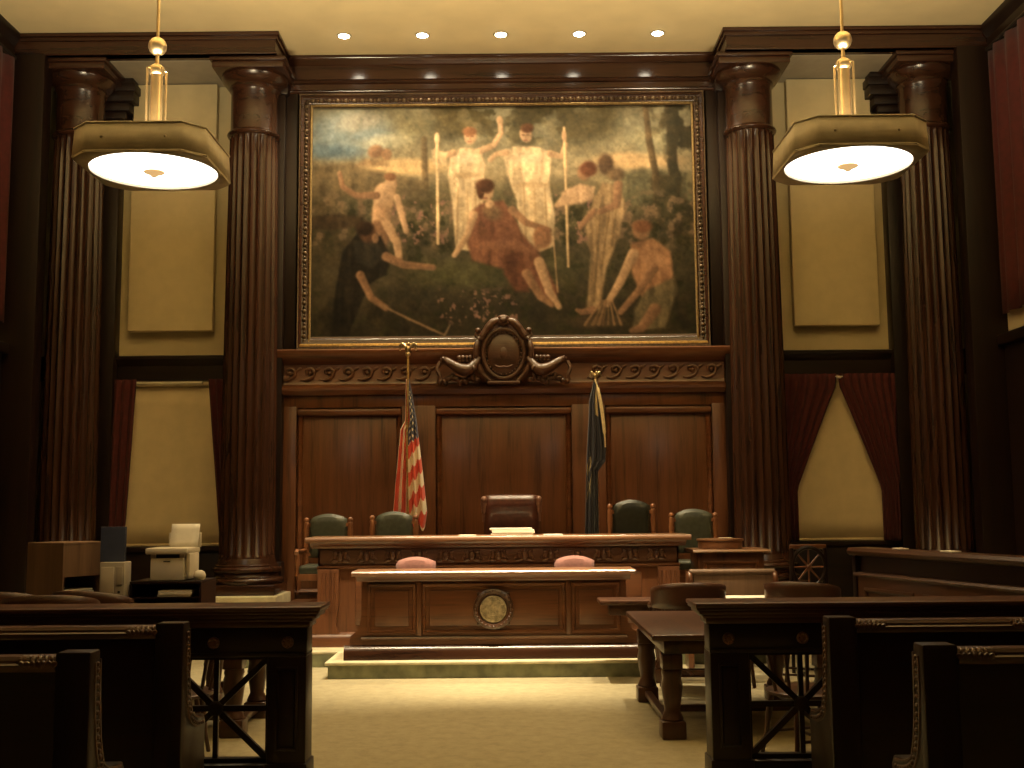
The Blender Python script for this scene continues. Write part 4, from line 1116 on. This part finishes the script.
ws = thing('witness_desk', 'small mahogany desk with round box on top, at the right end of the judges bench', 'desk', (2.40,12.85,D1))
MB().prism([(12.60,1.17),(12.585,1.185),(12.60,1.205),(13.25,1.205),(13.25,1.17)], 'x', 2.0, 2.86).build('desktop', M['top'], ws)
MB().cub(2.06,2.80,12.66,13.2,D1,1.17,.008).build('body', M['wood_z'], ws)
raised(2.12,2.74,.4,1.08,12.66,'panel',ws,M['wood_x'])
rb = thing('round_box', 'low round wooden box standing on the witness desk at right', 'box', (2.36,12.92,1.205))
MB().lathe([(.245,1.206),(.25,1.215),(.25,1.29),(.235,1.295)], (2.36,12.92,0), 40).build('bowl', M['top'], rb)
MB().lathe([(.262,1.295),(.265,1.305),(.26,1.318),(.0001,1.322)], (2.36,12.92,0), 40).build('lid', M['top'], rb)
stack('paper', 'small pale sheet lying on the round wooden box', 2.36,2.50,12.88,13.0,1.3225,1,th=.006)
st = thing('wooden_settle', 'light brown wooden settle with rounded back, before the witness desk at right', 'settle', (2.25,12.1,0))
m = MB().cub(1.90,2.74,12.0,12.05,.30,.99,.012); m.build('back_panel', M['oak'], st)
MB().tube([(1.86,12.02,.99),(2.76,12.02,.99)], .035, 14).build('top_rail', M['oak'], st)
for x in (1.86, 2.76):
    m = MB().prism([(12.0,0),(12.0,1.0),(12.06,1.0),(12.10,.9),(12.12,.72),(12.25,.66),(12.27,.6),(12.24,.55),(12.24,0)], 'x', x-.03, x+.03, .006)
    m.tube(catmull([(x,12.03,.98),(x,11.98,.95),(x,11.97,.88),(x,12.0,.84)], 5), .03, 10)
    m.build('end_panel', M['wood_z'], st)
MB().cub(1.89,2.73,12.05,12.26,.42,.46,.01).build('seat', M['wood_x'], st)

# ------------------------------------------------------------------ counsel tables
def table(name, label, x0, x1, y0, y1, h, inset=.16):
    t = thing(name, label, 'table', ((x0+x1)/2, (y0+y1)/2, 0))
    MB().cub(x0, x1, y0, y1, h-.045, h, .014).build('tabletop', M['table_y'], t)
    MB().cub(x0+.10, x1-.10, y0+.10, y1-.10, h-.15, h-.045, .006).build('apron', M['table_y'], t)
    for yy in (y0+.16, y1-.16):
        for xx in (x0+inset, x1-inset):
            m = MB().cub(xx-.075,xx+.075,yy-.075,yy+.075,.50,h-.15,.010)
            m.lathe([(.07,.12),(.082,.14),(.07,.17),(.056,.20),(.068,.28),(.082,.37),(.068,.44),(.078,.47),(.07,.50)], (xx,yy,0), 24)
            m.cub(xx-.09,xx+.09,yy-.09,yy+.09,0,.13,.014)
            m.build('leg', M['table_z'], t)
    m = MB()
    for xx in (x0+inset, x1-inset): m.cub(xx-.03,xx+.03,y0+.2,y1-.2,.05,.10,.008)
    m.cub(x0+inset,x1-inset,(y0+y1)/2-.03,(y0+y1)/2+.03,.05,.10,.008)
    m.build('stretcher', M['table_y'], t)
    return t
table('counsel_table', 'near dark wooden counsel table at right, directly behind the rail', 1.0, 2.45, 8.3, 10.2, .76)
table('counsel_table', 'far dark wooden counsel table at right, nearer the clerk desk', .83, 2.75, 10.97, 11.40, .79, .62)
LT = table('counsel_table', 'dark wooden table at left behind the rail, under printer and brown cabinet', -4.45, -2.45, 9.75, 10.75, .78)
table('counsel_table', 'dark wooden counsel table at left, seen through the left rail lattice', -2.98, -1.96, 8.5, 9.6, .76)
stack('paper', 'loose white papers on the far right counsel table', 2.05,2.55,11.02,11.32,.79,2,th=.006)

# ------------------------------------------------------------------ left table clutter
T = .78
cb = thing('brown_cabinet', 'brown wooden desk cabinet with open lower bay full of papers, on the left table', 'cabinet', (-4.02,10.1,T), rz=0)
ca = MB(); w, d, h = .45, .45, .64
cbr = math.radians(-38)
def loc(m_, name, mat):
    o = m_.build(name, mat); o.parent = cb; return o
loc(MB().cub(-w/2,w/2,-d/2,d/2,h-.025,h,.006), 'top', M['oak'])
loc(MB().cub(-w/2,-w/2+.02,-d/2,d/2,0,h-.025), 'side_panel', M['oak'])
loc(MB().cub(w/2-.02,w/2,-d/2,d/2,0,h-.025), 'side_panel', M['oak'])
loc(MB().cub(-w/2+.02,w/2-.02,d/2-.02,d/2,0,h-.025), 'back_panel', M['oak'])
loc(MB().cub(-w/2+.02,w/2-.02,-d/2,-d/2+.02,.34,h-.025), 'drop_front', M['oak'])
loc(MB().cub(-w/2+.02,w/2-.02,-d/2,d/2-.02,0,.03), 'shelf', M['oak'])
cb.rotation_euler = (0,0,math.radians(63)); cb.location = (-4.02,10.16,T)
m = MB()
for k in range(9):
    m.cub(-.16+.03*math.sin(k*2.1), .14+.03*math.cos(k*1.7), -.20+.02*math.sin(k), .1, .002+k*.022, .002+k*.022+.018, .002, 1)
o = m.build('paper_stack', M['paper']); o.location = (-4.02,10.16,T+.031); o.rotation_euler = (0,0,math.radians(61)); tag(o, 'heap of pale papers inside the open bay of the brown cabinet', 'papers')
ctw = thing('computer_tower', 'grey computer tower with pale front bay, right of the brown cabinet', 'computer', (-3.50,10.2,T))
MB().cub(-3.66,-3.44,10.02,10.20,T,T+.46,.008).build('case', M['grey_case'], ctw)
MB().cub(-3.645,-3.53,10.008,10.02,T+.18,T+.42,.004).build('front_bay', M['grey_face'], ctw)
MB().cub(-3.51,-3.455,10.010,10.02,T+.26,T+.42,.004).build('vent_plate', M['grey_case'], ctw)
MB().tube([(-3.48,10.012,T+.2),(-3.48,10.0,T+.2)], .012, 10).build('power_button', M['black'], ctw)
bb = thing('binder', 'upright dull blue binder standing on the grey computer tower', 'binder', (-3.60,10.15,T+.46))
MB().cub(-3.70,-3.48,10.13,10.135,T+.46,T+.77,.002,1).cub(-3.70,-3.48,10.165,10.17,T+.46,T+.77,.002,1).cub(-3.70,-3.695,10.135,10.165,T+.46,T+.77,.002,1).build('cover', M['blue'], bb)
MB().cub(-3.69,-3.49,10.137,10.163,T+.46,T+.76).build('pages', M['paper'], bb)
og = thing('desk_organizer', 'low dark desk organizer carrying the printer, papers in its shelf', 'organizer', (-3.1,10.35,T))
m = MB().cub(-3.42,-2.78,10.1,10.6,T+.26,T+.285,.004).cub(-3.42,-3.40,10.1,10.6,T,T+.26).cub(-2.80,-2.78,10.1,10.6,T,T+.26).cub(-3.40,-2.80,10.58,10.6,T,T+.26)
m.build('shell', M['dark_x'], og)
MB().cub(-3.40,-2.80,10.11,10.58,T+.13,T+.145).build('shelf', M['dark_x'], og)
stack('paper_stack', 'white papers on the shelf of the dark organizer under the printer', -3.18,-2.88,10.13,10.45,T+.146,3,th=.02)
PT = T+.286
pr = thing('printer', 'putty coloured desktop printer with upright sheet of paper, on the dark organizer', 'printer', (-3.1,10.4,PT))
MB().cub(-3.26,-2.96,10.16,10.52,PT,PT+.20,.012).build('body', M['printer'], pr)
MB().cub(-3.30,-2.92,10.13,10.55,PT+.235,PT+.29,.014).cub(-3.26,-3.22,10.17,10.52,PT+.2,PT+.235).cub(-3.0,-2.96,10.17,10.52,PT+.2,PT+.235).build('lid', M['printer'], pr)
MB().cub(-3.22,-3.0,10.2,10.5,PT+.2,PT+.235).build('output_slot', M['black'], pr)
MB().cub(-3.14,-3.08,10.155,10.162,PT+.165,PT+.175).build('badge', M['black'], pr)
MB().cub(-2.955,-2.915,10.2,10.5,PT+.01,PT+.24,.01).build('side_panel', M['printer'], pr)
m = MB().sheet(lambda u, v: (lerp(-3.17,-2.91,u), 10.42+.07*v, lerp(PT+.29,PT+.50,v)), 4, 4)
o = m.build('paper_sheet', M['paper'], pr); solid(o, .004)
MB().cub(-3.19,-2.89,10.46,10.475,PT+.288,PT+.42,.004).build('paper_support', M['printer'], pr)
cu = MB().lathe([(.035,PT),(.052,PT+.02),(.055,PT+.045),(.042,PT+.075),(.02,PT+.088)], (-2.83,10.22,0), 20)
o = cu.build('desk_caddy', M['printer']); tag(o, 'small pale rounded tape dispenser at the right foot of the printer', 'tape dispenser')

# ------------------------------------------------------------------ bar rails with starred lattice
def rail(sg, label, xs0):
    t = thing('bar_rail', label, 'railing', (CX+sg*3.6, 7.06, 0), 'courtroom bar rails')
    xs1 = 6.44
    def X(a, b_): return sorted((CX+sg*a, CX+sg*b_))
    yf = 7.0
    m = MB()
    for z0, z1, ov in ((1.078,1.105,.105),(1.060,1.078,.095),(1.035,1.060,.075),(1.012,1.035,.045),(.975,1.012,.022)):
        a, b_ = X(xs0-ov*.9, xs1); m.cub(a, b_, yf-.03-ov, yf+.15+ov, z0, z1, .007)
    m.build('cap_rail', M['table_x'], t)
    m = MB(); a, b_ = X(xs0, xs1); m.cub(a, b_, yf-.03, yf+.15, .80, .975, .008)
    m.cub(a, b_, yf-.045, yf+.165, .80, .825, .006)
    m.build('frieze', M['dark_x'], t)
    m = MB(); m.cub(a, b_, yf-.03, yf+.15, .0, .16, .01); m.build('bottom_rail', M['dark_x'], t)
    k = 0; x = xs0
    while x < xs1-.3:
        m = MB(); a, b_ = X(x, x+.235)
        m.cub(a, b_, yf-.05, yf+.17, 0, .80, .008)
        m.cub(a-.012, b_+.012, yf-.065, yf+.185, 0, .17, .008)
        rect_frame(m, a+.05, b_-.05, .24, .74, [(0,yf-.05),(0,yf-.062),(.012,yf-.068),(.022,yf-.055),(.022,yf-.05)])
        p = m.build('post', M['dark_z'], t)
        for cxr in (x+.1175, x+.235+.335):
            if cxr > xs1: continue
            q = MB().lathe([(.036,0),(.036,.010),(.028,.018),(.018,.012),(.0001,.016)], (CX+sg*cxr, yf-.03, .885), 20, M=RX)
            for j in range(8):
                an = 2*PI*j/8; q.ell((CX+sg*cxr+.026*math.cos(an), yf-.045, .885+.026*math.sin(an)), (.009,.006,.009), None, 8, 5)
            q.build('rosette', M['wood_x'], t)
        # starred lattice bay
        x0, x1 = x+.235, min(x+.235+.67, xs1)
        if x1-x0 > .4:
            A, B = CX+sg*x0, CX+sg*x1; c = ((A+B)/2, yf+.06, .48)
            z0, z1 = .16, .80
            q = MB()
            q.bar((A, c[1], z0), (B, c[1], z1), .036, .032).bar((A, c[1], z1), (B, c[1], z0), .036, .031)
            q.bar((A, c[1], .48), (B, c[1], .48), .034, .03).bar((c[0], c[1], z0), (c[0], c[1], z1), .03, .028)
            q.lathe([(.036,-.028),(.046,-.02),(.046,.02),(.036,.028)], c, 20, M=RX)
            q.build('lattice', M['dark_x'], t)
            q = MB(); rect_frame(q, min(A,B), max(A,B), z0, z1, [(0,c[1]+.03),(0,c[1]-.03),(.025,c[1]-.03),(.025,c[1]+.03)])
            q.build('lattice_frame', M['dark_z'], t)
        x += .905; k += 1
    return t
rail(-1, 'left dark wooden bar rail with starred open lattice, between pews and tables', 1.155)
rail(1, 'right dark wooden bar rail with starred open lattice, between pews and tables', 1.30)

# ------------------------------------------------------------------ pews
def pew(sg, y0, xe, label):
    t = thing('pew', label, 'pew', (CX+sg*(xe+2.2), y0+.25, 0), 'wooden pews facing the bench')
    H1 = 1.10
    prof = [(y0,0),(y0,H1-.012),(y0+.006,H1),(y0+.114,H1),(y0+.12,H1-.012),(y0+.12,.98),(y0+.135,.82),(y0+.16,.70),(y0+.20,.62),(y0+.27,.575),(y0+.36,.57),(y0+.44,.56),(y0+.47,.52),(y0+.46,.47),(y0+.46,0)]
    for k, x in enumerate((xe, xe+4.4)):
        a, b_ = sorted((CX+sg*x, CX+sg*(x+.15)))
        m = MB().prism(prof, 'x', a, b_, .01)
        e = m.build('end_panel', M['dark_z'], t)
        if k == 0:
            # carved bead strip along the aisle face
            q = MB(); xf = CX+sg*xe
            spine = catmull([(xf,y0+.085,1.06),(xf,y0+.085,.95),(xf,y0+.10,.80),(xf,y0+.13,.67),(xf,y0+.19,.58),(xf,y0+.30,.535),(xf,y0+.41,.52)], 8)
            acc = 0
            for p, n_ in zip(spine, spine[1:]):
                acc += (n_-p).length
                if acc > .028:
                    q.ell((p.x, p.y, p.z), (.012,.014,.012), None, 8, 6); acc = 0
            q.tube([(v.x, v.y+.028 if v.z > .6 else v.y, v.z if v.z > .6 else v.z+.028) for v in spine], .007, 6)
            q.tube([(v.x, v.y-.028, v.z-.01) for v in spine], .007, 6)
            q.build('carved_strip', M['table_x'], e)
    a, b_ = sorted((CX+sg*(xe+.15), CX+sg*(xe+4.4)))
    m = MB().prism([(y0+.03,.30),(y0+.03,1.03),(y0+.07,1.03),(y0+.10,.46),(y0+.10,.30)], 'x', a, b_)
    m.build('back', M['dark_x'], t)
    m = MB()
    m.prism([(y0+.005,1.02),(y0-.005,1.035),(y0-.005,1.05),(y0+.008,1.058),(y0+.008,1.068),(y0+.02,1.083),(y0+.05,1.09),(y0+.085,1.083),(y0+.10,1.06),(y0+.10,1.02)], 'x', a, b_)
    m.build('top_rail', M['table_x'], t)
    L = b_-a
    cl = [.12, .95, 2.0, 3.05, 4.1]
    for c in cl:
        cxr = CX+sg*(xe+.15+c-.05); q = MB()
        for j in range(7):
            q.ell((cxr+(j-3)*.022, y0+.04, 1.055), (.018,.047,.034), Matrix.Rotation((j-3)*.2,3,'Z'), 8, 6)
            q.ell((cxr+(j-3)*.022, y0+.0, 1.052), (.014,.012,.018), Matrix.Rotation((j-3)*.3,3,'Y'), 8, 5)
        q.build('carved_band', M['table_x'], t)
    MB().cub(a, b_, y0+.08, y0+.48, .42, .455, .012).build('seat', M['dark_x'], t)
    return t
pew(-1, 6.0, 1.63, 'dark wooden pew at left, directly behind the left rail')
pew(1, 6.0, 1.765, 'dark wooden pew at right, directly behind the right rail')
pew(-1, 4.8, 1.67, 'nearest dark wooden pew at the bottom left corner')
pew(1, 4.8, 1.825, 'nearest dark wooden pew at the bottom right corner')

# ------------------------------------------------------------------ jury box at right
A = Vector((3.36, 11.05, 0)); B = Vector((4.355, 7.35, 0))
dv = (B-A); L = dv.length; ang = math.atan2(dv.y, dv.x)
jy = thing('jury_box', 'long dark wooden jury box front with panelled face along the right side', 'jury box', (A.x, A.y, 0), rz=ang)
def jb_part(m_, name, mat):
    o = m_.build(name, mat); o.parent = jy; return o
# local x runs along the front, -y faces the room (left of it)
jb_part(MB().prism([(-.06,1.20),(-.085,1.22),(-.09,1.245),(-.07,1.275),(.16,1.275),(.18,1.25),(.16,1.20)], 'x', -.06, L, .008), 'cap_rail', M['table_x'])
jb_part(MB().cub(0, L, 0, .08, 1.03, 1.20), 'fascia', M['dark_x'])
jb_part(MB().cub(0, L, -.03, .08, 0, 1.03), 'face', M['table_x'])
jb_part(MB().prism([(-.03,1.0),(-.055,1.0),(-.065,1.02),(-.05,1.04),(0,1.045),(0,1.0)], 'x', 0, L), 'moulding', M['table_x'])
jb_part(MB().cub(-.03, 0.03, -.05, .12, 0, 1.20, .008), 'corner_post', M['dark_z'])
for k in range(4):
    m = MB(); rect_frame(m, .15+k*.92, .93+k*.92, .2, .9, [(0,-.03),(0,-.045),(.02,-.055),(.04,-.04),(.04,-.03)])
    jb_part(m, 'panel', M['table_x'])
for k, (s, w, lab) in enumerate(((.62,.12,'small white paper on the jury box rail, farther from the front'),(1.35,.16,'small white paper on the jury box rail, nearer the side wall'))):
    o = MB().cub(-w/2, w/2, -.05, .05, 0, .012, .002, 1).build('paper', M['paper']); p = A+dv.normalized()*s
    nx = Vector((-dv.y, dv.x, 0)).normalized()
    o.location = (p.x+nx.x*.06, p.y+nx.y*.06, 1.2755); o.rotation_euler = (0,0,ang); tag(o, lab, 'paper')

# star-backed chair at the far right
wc = thing('star_back_chair', 'dark wooden chair with a round spoked star back, beside the right column base', 'chair', (3.02,11.72,0))
c = (3.02, 11.60, 1.06)
m = MB(); m.tube([(c[0]+.17*math.cos(2*PI*k/32), c[1], c[2]+.20*math.sin(2*PI*k/32)) for k in range(33)], .022, 8)
m.build('back_hoop', M['dark_x'], wc)
m = MB()
for k in range(8):
    a = 2*PI*k/8; m.tube([c, (c[0]+.16*math.cos(a), c[1], c[2]+.19*math.sin(a))], [.012,.009], 6)
m.ell(c, (.03,.02,.03)); m.build('spokes', M['wood_x'], wc)
for s in (-1, 1):
    MB().tube([(c[0]+s*.17,11.60,1.25),(c[0]+s*.18,11.61,.75),(c[0]+s*.19,11.60,.0)], [.02,.022,.018], 10).build('back_post', M['dark_z'], wc)
    MB().tube([(c[0]+s*.20,11.95,.44),(c[0]+s*.21,11.98,0)], [.022,.016], 10).build('leg', M['dark_z'], wc)
MB().cub(c[0]-.19,c[0]+.19,11.595,11.625,1.24,1.29,.012).build('crest_rail', M['wood_x'], wc)
MB().cub(c[0]-.22,c[0]+.22,11.58,12.0,.43,.47,.015).build('seat', M['dark_x'], wc)

# ------------------------------------------------------------------ lights
def spot(name, loc, target, e, size, blend, c=(1,.74,.42), r=.06):
    l = bpy.data.lights.new(name, 'SPOT'); l.energy = e; l.spot_size = math.radians(size); l.spot_blend = blend; l.color = c; l.shadow_soft_size = r
    o = bpy.data.objects.new(name, l); COL.objects.link(o); o.location = loc
    o.rotation_euler = (Vector(target)-Vector(loc)).to_track_quat('-Z', 'Y').to_euler(); return o
WARM = (1.0,.79,.47)
for dx in DLX:
    spot('downlight_beam', (CX+dx, 14.54, H-.05), (CX+dx, 14.55, 0), 360, 112, .9, WARM)
for (dx, yy), tx, ty, e in zip(FRONT, (-1.3,-.15,1.0), (11.7,11.9,11.7), (2300,2900,2300)):
    spot('floor_beam', (CX+dx, yy, H-.05), (CX+tx, ty, .3), e, 34, .75, (1.0,.83,.54))
BENCH = [(-.85,12.9),(.75,12.9)]
for i, (dx, yy) in enumerate(BENCH):
    o = dup(dl, (CX+dx, yy, H-.001)); o['label'] = ('left','right')[i]+' small lit ceiling downlight directly above the judges bench'
    spot('bench_beam', (CX+dx, yy, H-.05), (CX+dx*.5, 12.98, 1.3), 950, 24, .8, (1.0,.84,.56))
for x, y in LAMPS:
    l = bpy.data.lights.new('lamp_glow', 'AREA'); l.shape = 'DISK'; l.size = .95; l.energy = 530; l.color = (1.0,.82,.50)
    o = bpy.data.objects.new('lamp_uplight', l); COL.objects.link(o); o.location = (x, y, 4.62); o.rotation_euler = (PI,0,0)
w = bpy.data.worlds.new('room_ambient'); SC.world = w; w.use_nodes = True
w.node_tree.nodes['Background'].inputs[0].default_value = (1,.72,.42,1); w.node_tree.nodes['Background'].inputs[1].default_value = .002

# ------------------------------------------------------------------ camera
F = 1120.0
p, r_ = math.radians(6.3), math.radians(.5)
fw = Vector((0, math.cos(p), math.sin(p))); rt = Vector((1,0,0)); up = rt.cross(fw)
R_ = rt*math.cos(r_)-up*math.sin(r_); U_ = up*math.cos(r_)+rt*math.sin(r_)
cam = bpy.data.cameras.new('camera'); cam.sensor_width = 36; cam.lens = F/1024*36; cam.clip_end = 100; cam.clip_start = .05
co_ = bpy.data.objects.new('camera', cam); COL.objects.link(co_)
mt = Matrix((R_, U_, -fw)).transposed().to_4x4(); mt.translation = (0,0,1.69); co_.matrix_world = mt
SC.camera = co_
SC.view_settings.view_transform = 'Standard'; SC.view_settings.look = 'None'
SC.view_settings.exposure = 0.0; SC.view_settings.gamma = 1.0; SC.view_settings.use_curve_mapping = False
SC.cycles.use_denoising = True
SC.cycles.max_bounces = 6; SC.cycles.sample_clamp_indirect = 4
